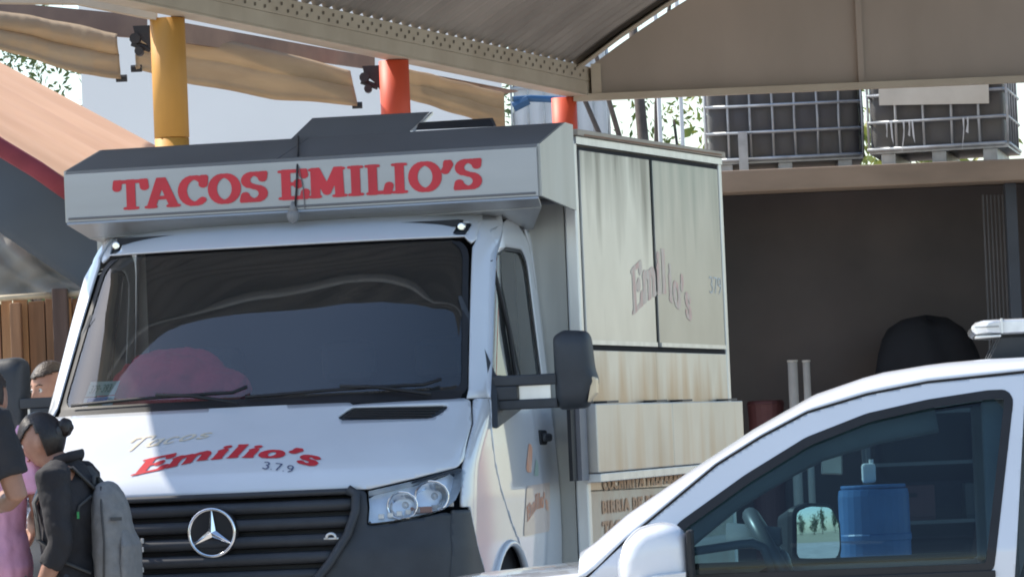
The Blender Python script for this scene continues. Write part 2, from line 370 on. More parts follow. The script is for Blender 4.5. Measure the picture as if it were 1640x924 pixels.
def tree(name, x, y, h, cr, label, seed, n=1800, size=.12, lm='leaf', group=None, trunk_r=.16, lean=(0, 0), crown_z=.68, nb=9):
    t = empty(name, (x, y, 0), 0, label, 'tree', group)
    top = (lean[0], lean[1], h*crown_z)
    b = B().tube([(0, 0, -.1), (lean[0]*.3, lean[1]*.3, h*.25), (lean[0]*.7, lean[1]*.7, h*.5), top], [trunk_r*1.3, trunk_r, trunk_r*.8, trunk_r*.45], 9)
    cb, cl = leaf_crown((lean[0], lean[1], h*crown_z+.1*h), (cr, cr, h*(1-crown_z)), n, size, seed)
    for c in cl[:nb]:
        b.tube([(lean[0]*.6, lean[1]*.6, h*.45), ((lean[0]+c[0])/2, (lean[1]+c[1])/2, (h*.5+c[2])/2), c[:3]], [trunk_r*.4, trunk_r*.25, .015], 6)
    b.obj('trunk', 'bark', t, smooth=True); cb.obj('crown', lm, t)
    return t
pL = at(90, 150, 48)
tree('leafy_tree', pL[0]-.1, 48, 6.4, 1.3, 'green tree seen between the peach awning and the rolled tarp at the far left', 3, 5200, .045, crown_z=.62)
pR = at(1035, 200, 40)
tree('leaning_tree', pR[0]+.25, 40, 6.5, 1.2, 'tree with a bare leaning dark trunk behind the food truck roof', 5, 900, .045, trunk_r=.075, lean=(-.35, 0), crown_z=.83, nb=3)
pY = at(1100, 215, 44)
tree('yellow_leaved_tree', pY[0]+.05, 44, 5.0, .8, 'tree with sparse yellow green leaves left of the caged tanks', 9, 1300, .04, 'leafyellow', trunk_r=.03, crown_z=.72, nb=4)
pB = at(1370, 250, 46)
tree('bushy_tree', pB[0], 46, 5.0, 1.3, 'bushy green tree glimpsed under the caged tanks', 12, 1500, .09, 'leafyellow', crown_z=.66)
pG = at(850, 150, 52)
tree('leafy_tree', pG[0]-.2, 54, 7.3, 1.0, 'green tree above the white tank behind the rolled tarp', 14, 1500, .05, crown_z=.7)
# tree row far off to the right, beyond the field (what the far door mirror of the white car shows)
for i in range(12):
    a = radians(50+i*5.5+random.uniform(-1, 1)); dd = random.uniform(130, 150)
    tree('distant_tree', sin(a)*dd, 14+cos(a)*dd, random.uniform(7, 11), random.uniform(3, 4.5), 'distant green tree across the dry field', 40+i, 700, .6, group='distant trees across the field', trunk_r=.3, crown_z=.5)

# white building far behind
a0 = at(133, 200, 42); a1 = at(806, 200, 42)
wb = empty('white_building', ((a0[0]+a1[0])/2, 42, 0), 0, 'plain white walled building rising behind the rolled tarps', 'building')
hw = (a1[0]-a0[0])/2
B().box(-hw, hw, 0, 6, 0, 6.2).obj('wall', 'whitewall', wb)
B().box(-hw-.05, hw+.05, -.05, 6.05, 6.2, 6.32).obj('roof_coping', 'whitewall', wb)

# ------------------------------------------------------------ canopy
EZ = 3.72
def eave(y): return -1.70+(y-25)*.3435+.0
YN, YF = 18.95, 31.3
can = empty('steel_canopy', (0, 25, 0), 0, 'large beige steel canopy with corrugated barrel roof over the food truck', 'canopy')
CY = 25
def L3(p): return (p[0], p[1]-CY, p[2])
# eave beam: lower plain web, upper holed flange
def beamline(dz0, dz1, dx0, dx1, y0, y1, name, m_, ext=0):
    b = B(); p = []
    for y in (y0, y1):
        x = eave(y); p.append([L3((x+dx0, y, EZ+dz0)), L3((x+dx1, y, EZ+dz0)), L3((x+dx1, y, EZ+dz1)), L3((x+dx0, y, EZ+dz1))])
    b.add(p[0]+p[1], [(0, 1, 2, 3), (7, 6, 5, 4), (0, 4, 5, 1), (1, 5, 6, 2), (2, 6, 7, 3), (3, 7, 4, 0)])
    return b.obj(name, m_, can, bevel=.004)
beamline(0, .085, .0, .12, 19.0, 31.35, 'lower_beam', 'beige')
ub = beamline(.0855, .185, .02, .12, 19.0, 31.35, 'perforated_beam', 'beige')
beamline(-.012, 0, -.03, .12, 19.0, 31.35, 'beam_flange', 'beige')
hb = B(); y = 24.6; k = 0
while y < 31.2:
    for row in (0, 1):
        yy = y+row*.07; x = eave(yy)+.1225; z = EZ+.115+row*.035
        hb.add([L3((x, yy, z-.013)), L3((x+.0103, yy+.03, z-.008)), L3((x+.0106, yy+.031, z+.010)), L3((x+.0006, yy+.002, z+.008))], [(0, 1, 2, 3)])
    y += .15+.02*sin(k*1.7); k += 1
# the near face of the beam as well (it is the face turned to the street)
MT['slotshade'] = mat('slot_shade', (.12, .095, .07), .9)
o = hb.obj('bolt_slot', 'slotshade', can); tag(o, kind='stuff')
# face towards the camera: eave beam runs obliquely, its left face is the one seen
# roof: barrel, corrugations run up the slope
RR, HS = 7.6, 4.5
def arch(s):
    # s metres along x from the eave; height above eave
    c = RR*cos(radians(36)); return sqrt(max(0, RR*RR-(s-RR*sin(radians(36)))**2))-c
pitch_ = .155
ys = []; yy = 20.0
while yy < YF:
    ys += [(yy, 0), (yy+pitch_*.28, 0), (yy+pitch_*.5, .03), (yy+pitch_*.78, .03)]; yy += pitch_
ys.append((YF, 0))
rb = B(); ss = [i*5.6/18 for i in range(19)]
rb.grid(lambda s, v: L3((eave(v[0])+.06+s, v[0], EZ+.19+arch(s)+v[1])), ss, ys)
def yedge(s): return float(np.interp(s, [0, .3, .6, 1.0, 1.5, 2.2, 3.0, 4.0, 5.6], [19.60, 19.50, 19.38, 19.25, 19.16, 19.0, 18.76, 18.50, 18.55]))  # unseen front edge, curved so its reflection arches across the windscreen
def corr(y):
    q = ((y-20.0)/pitch_) % 1.0; return float(np.interp(q, [0, .28, .5, .78, 1.0], [0, 0, .03, .03, 0]))
def rfront(s, t):
    y = yedge(s)+(20.0-yedge(s))*t; return L3((eave(y)+.06+s, y, EZ+.19+arch(s)+corr(y)))
rb.grid(rfront, [i*5.6/40 for i in range(41)], [i/48 for i in range(49)])
et = B().tube([L3((eave(yedge(s_))+.06+s_, yedge(s_)+.16, EZ+.15+arch(s_))) for s_ in np.linspace(0, 5.6, 36)], .022, 8).obj('added_rim_tube', MT['trim'], can, smooth=True)  # added tube out of view, gives the light arc reflected in the windscreen
rb.obj('corrugated_roof', 'roofsheet', can, solid=.004)
# inner verge strip beside gable (lighter edge band)
vb = B(); vb.grid(lambda s, t: L3((eave(YF)+.02+s, YF-.06-.0*t, EZ+.145+arch(s)+t)), ss, [0, .05]); vb.grid(lambda s, t: L3((eave(YF)+.02+s, YF-.06-t, EZ+.145+arch(s))), ss, [0, .22])
vb.obj('verge_strip', 'beige', can, solid=.01)
# gable sheets
def gable_poly(x0, x1):
    base = EZ-.0; pts = [(x0, base), (x1, base)]
    n = 10
    for i in range(n+1):
        x = x1+(x0-x1)*i/n; s = x-eave(YF)-.04; pts.append((x, EZ+.13+arch(max(s, 0))))
    return pts
gx = [eave(YF)+.12, at(1378, 100, YF)[0], at(1378, 100, YF)[0]+1.83, eave(YF)+5.5]
for a, c in zip(gx[:-1], gx[1:]):
    B().prism([L3((x, YF, z)) for x, z in gable_poly(a+.004, c-.004)], (0, .03, 0)).obj('gable_sheet', 'gable', can)
for a in gx[1:-1]:
    B().box(a-.02, a+.02, YF-.03-CY, YF-.002-CY, EZ, EZ+.13+arch(a-eave(YF)-.06)).obj('gable_post', 'gable', can)
B().box(eave(YF)+.0, eave(YF)+5.55, YF-.07-CY, YF-.003-CY, EZ-.045, EZ+.0).obj('bottom_rail', 'beige', can)
B().box(eave(YF)+.125, eave(YF)+.19, YF-.06-CY, YF-.003-CY, EZ, EZ+.20).obj('end_stile', 'beige', can)
# columns
cols = [(269, 25.0, 'col_yellow', 'thick ochre yellow round column holding up the canopy beam', .092), (629, 28.05, 'col_red', 'red orange round column in the middle, behind the raised roof plate', .088), (899, 31.3, 'col_red', 'short stub of red orange column farthest back by the truck roof corner', .083)]
for px, Y, m_, lab, r in cols:
    p = at(px, 60, Y); c = empty('round_column', (p[0], Y, 0), 0, lab, 'column', 'columns under the canopy beam')
    B().tube([(0, 0, 0), (0, 0, 3.06), ], r*1.0, 28, True).obj('column_shaft', m_, c, smooth=True)
    B().tube([(0, 0, 3.065), (0, 0, EZ-.016)], r*1.02, 28, True).obj('upper_sleeve', m_, c, smooth=True)
    B().prism([(.02+a_, -.02, EZ-.012) for a_ in (0, .06)]+[(.05, -.02, EZ+.16)], (0, .012, 0)).obj('gusset', 'darkmetal', c)
# far support on the canopy's right side (outside the picture)
for Y in (26, 31.2):
    c = empty('round_column', (eave(Y)+5.5, Y, 0), 0, 'red orange round column carrying the right hand eave of the canopy', 'column', 'right hand columns of the canopy')
    B().tube([(0, 0, 0), (0, 0, EZ+.17+arch(5.4))], .09, 20).obj('column_shaft', 'col_red', c, smooth=True)
for Y in (19.2,):
    c = empty('round_column', (eave(Y)+.1, Y, 0), 0, 'ochre yellow round column of the canopy beyond the left edge', 'column', 'columns under the canopy beam')
    B().tube([(0, 0, 0), (0, 0, EZ-.013)], .09, 20).obj('column_shaft', 'col_yellow', c, smooth=True)
# board behind the beam and the brackets for the rolled tarps
def board(pts, Y0, Y1, name, m_, lab, cat, th=.05, group=None):
    # quad given by pixels: left-top,left-bottom at Y0, right-top,right-bottom at Y1
    p = [at(pts[0][0], pts[0][1], Y0), at(pts[1][0], pts[1][1], Y0), at(pts[3][0], pts[3][1], Y1), at(pts[2][0], pts[2][1], Y1)]
    o = B().prism(p, (0, th, 0)).obj(name, m_); return tag(o, lab, cat, group)
board([(290, 36), (290, 68), (600, 92), (600, 112)], 25.9, 28.9, 'wooden_board', 'tarpdark', 'long brown board under the beam between the yellow and middle red columns', 'board')
board([(-30, 0), (-30, 42), (235, 26), (235, 62)], 25.6, 25.6, 'wooden_board', 'tarpdark', 'brown board above the rolled tarp at the far left', 'board')
board([(652, 112), (652, 124), (830, 146), (800, 152)], 28.9, 31.2, 'wooden_board', 'tarpdark', 'brown board above the short orange lit tarp', 'board')
o = B().prism([at(-30, -14, 24.9), at(-30, 4, 24.9), at(120, 6, 24.9), at(250, 32, 24.9), at(250, 10, 24.9), at(120, -14, 24.9)], (0, .1, 0)).obj('side_beam', 'beige'); tag(o, 'beige steel beam reaching left from the ochre column', 'beam')

def tarp(top, bot, Y0, Y1, lab, seed, endtube=True):
    """hanging rolled curtain: top and bottom pixel polylines from left to right"""
    rnd = random.Random(seed); t = empty('rolled_tarp', (0, 0, 0), 0, lab, 'tarp', 'rolled tarps under the canopy beam')
    nu = 46; prof = [(0, 0), (.10, -.03), (.24, -.045), (.36, -.03), (.44, -.008), (.47, .004), (.50, -.012), (.60, -.03), (.72, -.028), (.84, -.02), (.90, -.026), (.95, -.045), (.985, -.035), (1.0, .0), (.99, .04), (.9, .06)]
    def lerp(P, u):
        xs = [p[0] for p in P]; X = xs[0]+(xs[-1]-xs[0])*u; return X, np.interp(X, xs, [p[1] for p in P])
    ph = [rnd.uniform(0, 6) for _ in range(8)]
    b = B()
    def fn(u, pr):
        f, dy = pr; X, a = lerp(top, u); X2, c = lerp(bot, u); Y = Y0+(Y1-Y0)*u
        py = a+(c-a)*f; pxx = X+(X2-X)*f
        wob = .006*sin(u*11+ph[0]+f*2)+.003*sin(u*31+ph[1])+.002*sin(u*87+ph[2]+f*5)
        P = at(pxx, py, Y); return (P[0], P[1]+dy+wob, P[2]+.003*sin(u*17+ph[3]))
    b.grid(fn, [i/nu for i in range(nu+1)], prof)
    b.obj('curtain', 'tarp', t, smooth=True, solid=.006)
    if endtube:
        for u in (0, 1):
            p = fn(u, (1.0, .02)); B().tube([(p[0]-.03, p[1], p[2]), (p[0]+.03, p[1], p[2])], .02, 10).obj('end_tube', 'darkmetal', t)
    return t
tarp([(-40, 12), (100, 36), (188, 56)], [(-40, 66), (60, 96), (130, 118), (194, 125)], 25.3, 25.4, 'rolled tan tarp at the far left, hanging above the peach awning', 1)
tarp([(216, 62), (300, 54), (440, 82), (560, 114)], [(218, 110), (300, 132), (440, 158), (572, 168)], 25.6, 27.9, 'rolled tan tarp hanging between the ochre and the middle red column', 2)
tarp([(650, 110), (720, 128), (806, 150)], [(650, 156), (720, 178), (808, 206)], 28.6, 30.6, 'short orange lit tarp hanging to the right of the middle red column', 3, False)
for px, py, Y, lab in ((228, 62, 25.3, 'black folded crank bracket on the left of the ochre column'), (594, 124, 28.2, 'black crank bracket on the left of the middle red column')):
    p = at(px, py, Y); c = empty('crank_bracket', p, 0, lab, 'bracket', 'tarp crank brackets')
    b = B().prism([(-.05, 0, .07), (.06, 0, .07), (.06, 0, -.09), (.02, 0, -.03), (-.04, 0, .02)], (0, .05, 0)); b.tube([(-.06, .02, -.02), (.04, .02, -.06)], .018, 8).tube([(-.04, -.02, .0), (-.04, .06, .0)], .03, 10).obj('arm', 'darkmetal', c)
    B().tube([(-.02, -.03, -.07), (-.02, .05, -.07)], .024, 12).obj('roller_end', 'darkmetal', c)

# ------------------------------------------------------------ peach awning, maroon hem, blue and grey cloth, wooden fence at the left
aw = empty('peach_awning', (0, 0, 0), 0, 'sunlit peach tarp awning sloping down behind the truck at the far left', 'awning')
def q3(px, py, Y): return np.array(at(px, py, Y))
A = [q3(-60, 66, 30), q3(258, 236, 29.5), q3(120, 300, 26), q3(-60, 190, 26)]
nrib = 26
def awf(u, v):
    p = A[0]*(1-u)*(1-v)+A[1]*u*(1-v)+A[2]*u*v+A[3]*(1-u)*v
    z = .030*abs(sin(v*pi*6.5))-.02
    return (p[0], p[1], p[2]+z)
B().grid(awf, [i/18 for i in range(19)], [i/60 for i in range(61)]).obj('tarp_sheet', 'awning', aw, smooth=True, solid=.008)
# hem tube
B().tube([q3(-60, 196, 25.95), q3(0, 236, 25.95), q3(60, 272, 25.95), q3(125, 318, 25.95)], [(.05, .035)]*4, 10).obj('hem', 'maroon', aw, smooth=True)
bt = B()
def btf(u, v):
    a = np.array([-60+u*240, 190+u*150]); c = np.array([-60+u*220, 330+u*150]); P = a+(c-a)*v
    return tuple(q3(P[0], P[1], 26.1+.05*sin(u*7+v*3)+.35*v))
bt.grid(btf, [i/20 for i in range(21)], [i/10 for i in range(11)])
tag(bt.obj('blue_tarp', 'navy', None, smooth=True, solid=.008), 'slate blue tarp hanging in shade below the maroon hem', 'tarp')
gc = B()
def gcf(u, v):
    a = np.array([-60+u*260, 325+u*150]); c = np.array([-60+u*260, 474.]); P = a+(c-a)*v
    Y = 26.9+.03*sin(u*9+v*5)+.02*sin(u*21-v*8)+.03*abs(sin((u-v)*9))+.006*sin(u*47+v*17); return tuple(q3(P[0], P[1], Y))
gc.grid(gcf, [i/50 for i in range(51)], [i/24 for i in range(25)])
tag(gc.obj('grey_shade_cloth', 'greycloth', None, smooth=True, solid=.006), 'crumpled grey shade cloth draped above the wooden fence', 'cloth')
fe = empty('wooden_fence', (0, 0, 0), 0, 'fence of upright reddish brown planks below the grey cloth', 'fence')
xl = at(-40, 600, 26.3)[0]; xr = at(215, 600, 26.3)[0]
x = xl; top = at(60, 480, 26.3)[2]
while x < xr:
    wd = .066+.03*random.random()
    B().box(x, x+wd-.006, 26.3+random.uniform(-.012, .012), 26.325+random.uniform(-.0, .012), 0, top+random.uniform(-.01, .02)).obj('plank', random.choice(['wood', 'wood', 'wood2']), fe, bevel=.003)
    x += wd
B().box(xl, xr, 26.36, 26.38, 0, top-.02).obj('backing_sheet', 'woodpost', fe)  # added dark sheet that keeps daylight out of the plank gaps
for px, ex in ((27, 0), (99, 1)):
    p = at(px, 560, 26.2); zt = at(px, 485 if not ex else 462, 26.2)[2]
    r = .030 if not ex else .042
    B().box(p[0]-r, p[0]+r, 26.17, 26.28, 0, zt).obj('post', 'woodpost' if ex else 'wood2', fe, bevel=.008)
B().tube([(xl, 26.22, top+.01), (at(90, 480, 26.2)[0], 26.22, top+.02)], .017, 8).obj('top_pole', 'bamboo', fe, smooth=True)
B().tube([(at(108, 480, 26.2)[0], 26.22, top+.02), (xr, 26.22, top+.03)], .017, 8).obj('top_pole', 'bamboo', fe, smooth=True)
pp = empty('cream_panel', tuple(at(172, 400, 27.5)[:2])+(0,), 0, 'narrow pale beige post showing left of the windscreen top', 'post')
B().box(-.06, .25, 0, .1, 0, at(172, 368, 27.5)[2]).obj('post_face', 'gable', pp, bevel=.01)

# ------------------------------------------------------------ dark building with tanks on its roof beam
BY = 32.6
x0 = at(1090, 300, BY)[0]; x1 = x0+3.1
zb = at(1300, 303, BY)[2]; ztp = at(1300, 268, BY)[2]
db = empty('dark_shed', ((x0+x1)/2, BY, 0), 0, 'open fronted shed with dark inner wall under a brown roof beam', 'building')
cx = (x0+x1)/2
B().box(x0-cx, x1-cx, 0, .35, zb, ztp).obj('roof_beam', 'slab', db, bevel=.01)
B().box(x0-cx, x1-cx, .36, 5, ztp-.08, ztp-.01).obj('roof_slab', 'slab', db)
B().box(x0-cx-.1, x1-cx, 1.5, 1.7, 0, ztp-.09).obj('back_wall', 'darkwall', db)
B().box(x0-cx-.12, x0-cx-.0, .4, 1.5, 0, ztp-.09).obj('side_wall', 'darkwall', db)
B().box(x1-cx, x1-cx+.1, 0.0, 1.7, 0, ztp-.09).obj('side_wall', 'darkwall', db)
# translucent curtain strips and steel post at the right
MT['rib'] = mat('grey_rib', (.11, .11, .115), .5)
MT['postgrey'] = mat('slate_post', (.05, .06, .075), .6)
ribs = [1578+6.2*k for k in range(7)]
for px in ribs:
    p = at(px, 400, BY+.5); B().box(p[0]-cx-.006, p[0]-cx+.006, .49, .52, at(px, 560, BY+.5)[2], at(px, 312, BY+.5)[2]).obj('rib', 'rib', db, bevel=.002)
p = at(1622, 400, BY+.3); B().box(p[0]-cx-.04, p[0]-cx+.04, .25, .36, 0, zb).obj('steel_post', 'postgrey', db, bevel=.005)
# stuff standing in the shed
p = at(1483, 600, BY+1.2)
hp = empty('covered_heap', (p[0], BY+1.0, 0), 0, 'dark heap under black cloth inside the shed, left of the light bar', 'heap')
zt = at(1483, 512, BY+1.2)[2]
hpB = B()
def hf(u, v):
    a = u*2*pi; rr = (1-.25*v)*(1+.12*sin(3*a+1)+.06*sin(7*a)); z = zt*(v**.7 if v < 1 else 1)
    z = zt*(1-(1-v)**2); r = .38*sqrt(max(0.0, 1-v**2.2))*(1+.20*sin(2*a+1+v)+.09*sin(5*a+v*5)); return (r*cos(a), r*.8*sin(a), z+.03*sin(2*a)*v)
hpB.grid(hf, [i/28 for i in range(29)], [i/12 for i in range(13)]).obj('cloth_cover', 'blackcloth', hp, smooth=True)
MT['blk2'] = mat('black_cover', (.012, .014, .019), .9)
hp.children[0].data.materials[0] = MT['blk2']
for px, wdt, lab in ((1270, 16, 'pale upright pipe standing left of the other one in the shed'), (1292, 12, 'thinner pale upright pipe standing just right of the other pipe in the shed')):
    p = at(px, 600, BY+.6); zt = at(px, 577, BY+.6)[2]
    c = empty('upright_pipe', (p[0], BY+.6, 0), 0, lab, 'pipe', 'pale pipes in the shed')
    B().tube([(0, 0, 0), (0, 0, zt)], wdt/2/FOC*BY, 14).obj('pipe_wall', 'palebeige', c, smooth=True); B().tube([(0, 0, zt-.012), (0, 0, zt+.002)], wdt/2/FOC*BY+.004, 14).obj('rim', 'palebeige', c)
def bin_(px, py, Y, wpx, m_, lab, name='red_bin', cat='bin'):
    p = at(px, py, Y); r = wpx/2/FOC*Y; c = empty(name, (p[0], Y, 0), 0, lab, cat)
    B().tube([(0, 0, 0), (0, 0, p[2]*.95), (0, 0, p[2])], [r*.85, r, r*1.06], 20).obj('bin_body', m_, c, smooth=False); B().tube([(0, 0, p[2]), (0, 0, p[2]+.03)], [r*1.1, r*1.0], 20).obj('lid', m_, c, bevel=.008); return c
bin_(1226, 648, BY+.8, 56, 'redplastic', 'dull red bin low in the shed, left of the pale pipes')
p = at(1398, 776, 31.0); r = .235; bd = empty('blue_drum', (p[0], 31.0, 0), 0, 'tall blue drum seen through the side window of the white car', 'drum')
hD = p[2]; prf = [(0, .96), (.02, 1), (hD*.3, 1), (hD*.31, 1.03), (hD*.34, 1.03), (hD*.35, 1), (hD*.64, 1), (hD*.65, 1.03), (hD*.68, 1.03), (hD*.69, 1), (hD*.93, 1), (hD*.97, .97), (hD*.975, .90)]
B().tube([(0, 0, z) for z, _ in prf], [r*q for _, q in prf], 28).obj('drum_shell', 'blue', bd, smooth=False); B().tube([(0, 0, hD*.976), (0, 0, hD)], r*.92, 28).obj('lid', 'blue', bd, bevel=.008)
p = at(1392, 742, 31.0)
wj = empty('white_canister', (at(1392, 775, 31)[0], 31.0, at(1392, 773, 31)[2]), 0, 'small white canister standing on the blue drum', 'canister')
B().box(-.045, .045, -.05, .05, 0, .13).obj('canister_body', 'whitetank', wj, bevel=.02); B().tube([(.02, 0, .13), (.02, 0, .155)], .016, 10).obj('cap', 'whitetank', wj)
# shelving seen through the car window
sh = empty('metal_rack', (at(1520, 800, 31.9)[0], 31.9, 0), 0, 'dark metal rack with crates seen through the rear of the car window', 'rack')
for z in (.3, .75, 1.15, 1.5):
    B().box(-.55, .6, 0, .4, z, z+.025).obj('shelf', 'rib', sh)
for xx in (-.55, .57):
    for yv in (0.0, .37): B().box(xx, xx+.03, yv, yv+.03, 0, 1.75).obj('leg', 'rib', sh)
for xx, m_, lab in ((-.45, 'redplastic', 'red crate on the left of the metal rack'), (.12, 'packdark', 'dark crate on the right of the metal rack')):
    c = empty('crate', (sh.location[0]+xx+.18, 32.1, .775), 0, lab, 'crate'); b = B().box(-.18, .18, -.14, .14, 0, .02)
    b.box(-.18, .18, -.14, -.125, .02, .24).box(-.18, .18, .125, .14, .02, .24).box(-.18, -.165, -.125, .125, .02, .24).box(.165, .18, -.125, .125, .02, .24).obj('crate_shell', m_, c, bevel=.004)
    B().box(-.06, .06, -.145, -.14, .16, .19).obj('handle_slot', 'gap', c)

# IBC totes
def tote(px0, px1, pybot, Y, rz, lab, tankm, hz=1.0, nv=7, nh=4, board=False, wcm=1.0):
    a = at(px0, pybot, Y); b_ = at(px1, pybot, Y); W = b_[0]-a[0]; z0 = ztp if Y < 36 else a[2]
    t = empty('caged_tank', ((a[0]+b_[0])/2, Y, z0), rz, lab, 'tank', 'caged tanks on the roof')
    D = wcm; h = W/2
    pal = B(); 
    for xx in (-h+.08, -.05, h-.18): pal.box(xx, xx+.1, .02, D-.02, 0, .09)
    pal.obj('pallet_foot', 'cage', t, bevel=.004); B().box(-h, h, 0, D, .09, .12).obj('pallet_deck', 'cage', t)
    # bladder with slight bulges between cage bars
    b = B(); zt = .12+hz
    def bf(face):
        def f(u, v):
            bul = .018*abs(sin(u*pi*nv))*abs(sin(v*pi*nh))**.5
            e = .05
            if face == 0: return (-h+.03+(W-.06)*u, .03-bul+.0, .13+(hz-.02)*v)
            if face == 1: return (h-.03+bul, .03+(D-.06)*u, .13+(hz-.02)*v)
            if face == 2: return (-h+.03-bul, .03+(D-.06)*(1-u), .13+(hz-.02)*v)
            if face == 3: return (-h+.03+(W-.06)*(1-u), D-.03+bul, .13+(hz-.02)*v)
            return (-h+.03+(W-.06)*u, .03+(D-.06)*v, .11+hz+.02*sin(u*pi)*sin(v*pi))
        return f
    g = [i/28 for i in range(29)]
    for k in range(5): b.grid(bf(k), g, g)
    b.obj('bladder', tankm, t, smooth=True, weld=True)
    B().tube([(0, D/2, zt-.01), (0, D/2, zt+.05)], .09, 16).obj('screw_lid', 'packdark', t)
    r = .0095
    for i in range(nv+1):
        x = -h+W*i/nv; wv = .006*sin(i*3)
        B().tube([(x, -.008, .12), (x+wv, -.010, .12+hz*.3), (x-wv, -.008, .12+hz*.66), (x, -.008, zt)], r, 6).obj('upright_bar', 'cage', t, smooth=True)
    for k in range(1, 5):
        yk = D*k/5
        for s in (-1, 1): B().tube([(s*h, yk, .12), (s*h, yk, zt)], r, 6).obj('upright_bar', 'cage', t, smooth=True)
    for j in range(nh+1):
        z = .12+hz*j/nh
        B().tube([(-h, -.014, z), (h-.04, -.014, z), (h, .03, z), (h, D, z), (-h, D, z), (-h, .03, z), (-h, -.014, z)], r*1.25 if j else r*1.6, 6).obj('hoop_bar', 'cage', t, smooth=True)
    return t
t1 = tote(1133, 1383, 262, 33.3, radians(-2), 'grey caged tank on the left, standing on a pallet on the brown roof beam', 'bladder', .95, 7, 5)
t2 = tote(1393, 1616, 262, 32.8, radians(-11), 'grey caged tank on the right with a cream board tied to its upper front', 'bladder', .95, 5, 5)
# cream board on right tank and its paper
p0 = at(1416, 140, 32.8)
bdp = [(-.40, .43), (.37, .40), (.38, .80), (-.40, .80)]
B().prism([(x_, -.04, z_) for x_, z_ in bdp], (0, .012, 0)).obj('cream_board', 'ibcboard', t2)
B().prism([(-.14, -.046, .56), (.30, -.046, .55), (.30, -.046, .78), (-.14, -.046, .78)], (0, .004, 0)).obj('paper_sheet', 'paper', t2)
p = at(1193, 240, 33.0)
B().box(p[0]-.03-t1.location[0], p[0]+.035-t1.location[0], -.09, -.04, -.0, at(1193, 208, 33)[2]-ztp).obj('corner_bracket', 'cage', t1)
# torn plastic strips hanging on the right cage
sb = B()
for k, xx in enumerate((-.36, -.33, -.24, -.20, -.18, .18, .21)):
    sb.add([(xx, -.03, .31), (xx+.012, -.03, .31), (xx+.02*sin(k*2), -.035, .31-.10-.06*(k % 3)), (xx+.006, -.03, .2)], [(0, 1, 2, 3)])
tag(sb.obj('torn_strip', 'whitetank', t2, solid=.002), kind='stuff')
# white tanks further away behind the truck roof
c = tote(822, 978, 230, 42.0, 0, 'white caged tank far behind the nearest red stub column', 'whitetank', 1.05, 6, 2)
c.location[2] = at(900, 236, 42)[2]-.1
stz = c.location[2]
s_ = empty('tank_stand', (c.location[0], 42.5, 0), 0, 'grey stand under the far white tank, mostly hidden by the truck', 'stand')
B().box(-.5, .5, -.5, .5, stz-.1, stz-.002).obj('platform', 'cage', s_)
for a_ in (-.45, .4):
    for b_ in (-.45, .4): B().box(a_, a_+.06, b_, b_+.06, 0, stz-.1).obj('leg', 'cage', s_)
o = B().tube([at(822, 160, 41), at(850, 158, 41), at(905, 160, 41)], .03, 8).tube([at(822, 172, 41), at(846, 160, 41)], .045, 8).obj('blue_pipe', 'bluepaint'); tag(o, 'dark blue pipe crossing above the far white tank', 'pipe')
for k, px in enumerate((1057, 1092)):
    p = at(px, 200, 39); c = empty('white_pole', (p[0], 39, 0), 0, ('slim white pole nearer the leaning trunk', 'slim white pole nearer the caged tanks')[k], 'pole', 'slim poles in the distance')
    B().tube([(0, 0, 0), (0, 0, 6)], .018, 8).obj('pole_tube', 'whitetank', c); B().ball((0, 0, 6), .022).obj('pole_cap', 'whitetank', c)

# ============================================================ FOOD TRUCK (local frame: x to the picture's right, y towards its rear)
tr = empty('food_truck', tuple(TO), -PHI, 'white food truck with a steel serving box and red lettering on its front', 'food truck')
ZK = [.30, .45, .70, .90, 1.00, 1.10, 1.19, 1.24, 1.32, 1.42, 1.50, 1.535, 1.70, 1.90, 2.10, 2.20, 2.26, 2.32, 2.37]
YK = [.00, -.03, -.05, -.03, .00, .02, .06, .10, .22, .40, .54, .60, .72, .865, 1.02, 1.11, 1.20, 1.36, 1.62]
ZW = [.3, .9, 1.1, 1.3, 1.5, 1.6, 2.2, 2.3, 2.4]; WK = [.96, .985, .985, .975, .962, .955, .905, .885, .82]
ZD = [.3, .9, 1.2, 1.5, 2.2, 2.4]; DK = [.40, .40, .42, .42, .40, .40]
NN = 3.2
def smooth_interp(z, Z, Y):
    e = .018; return (np.interp(z-e, Z, Y)+np.interp(z, Z, Y)*2+np.interp(z+e, Z, Y))/4
def cw(z): return float(np.interp(z, ZW, WK))
def cdp(z): return float(np.interp(z, ZD, DK))
def Fy(x, z):
    w_ = cw(z); d = cdp(z); return float(smooth_interp(z, ZK, YK))+d-d*(1-min(.9995, abs(x)/w_)**NN)**(1/NN)
def Gx(y, z):
    w_ = cw(z); d = cdp(z); ysd = float(smooth_interp(z, ZK, YK))+d
    if y >= ysd: return w_
    return w_*(max(0, 1-min(.9999, (ysd-y)/d)**NN))**(1/NN)
def Tc(px, py):
    y = .5
    for _ in range(14):
        x, z = T(px, py, y); y = y*.4+.6*Fy(min(abs(x), 5), z) if abs(x) < cw(z) else y+.01
    return x, z
def Sc(px, py):
    xt = .95
    for _ in range(10):
        y, z = S(px, py, xt); xt = .5*xt+.5*Gx(y, z)
    return y, z
def FS(off=0.0):     # front surface, pushed out along its normal by off
    def f(x, z):
        y = Fy(x, z); e = .004
        if off:
            ddx = (Fy(x+e, z)-Fy(x-e, z))/(2*e); ddz = (Fy(x, z+e)-Fy(x, z-e))/(2*e)
            n = np.array([ddx, -1, ddz]); n /= np.linalg.norm(n); return (x+n[0]*off, y+n[1]*off, z+n[2]*off)
        return (x, y, z)
    return f
def SS(sg=1, off=0.0):
    return lambda y, z: (sg*(Gx(y, z)+off), y-(off*.5 if y < 1.0 else 0), z)
def mir(P): return [(-x, z) for x, z in P][::-1]
def sym(P): return P+mir(P)

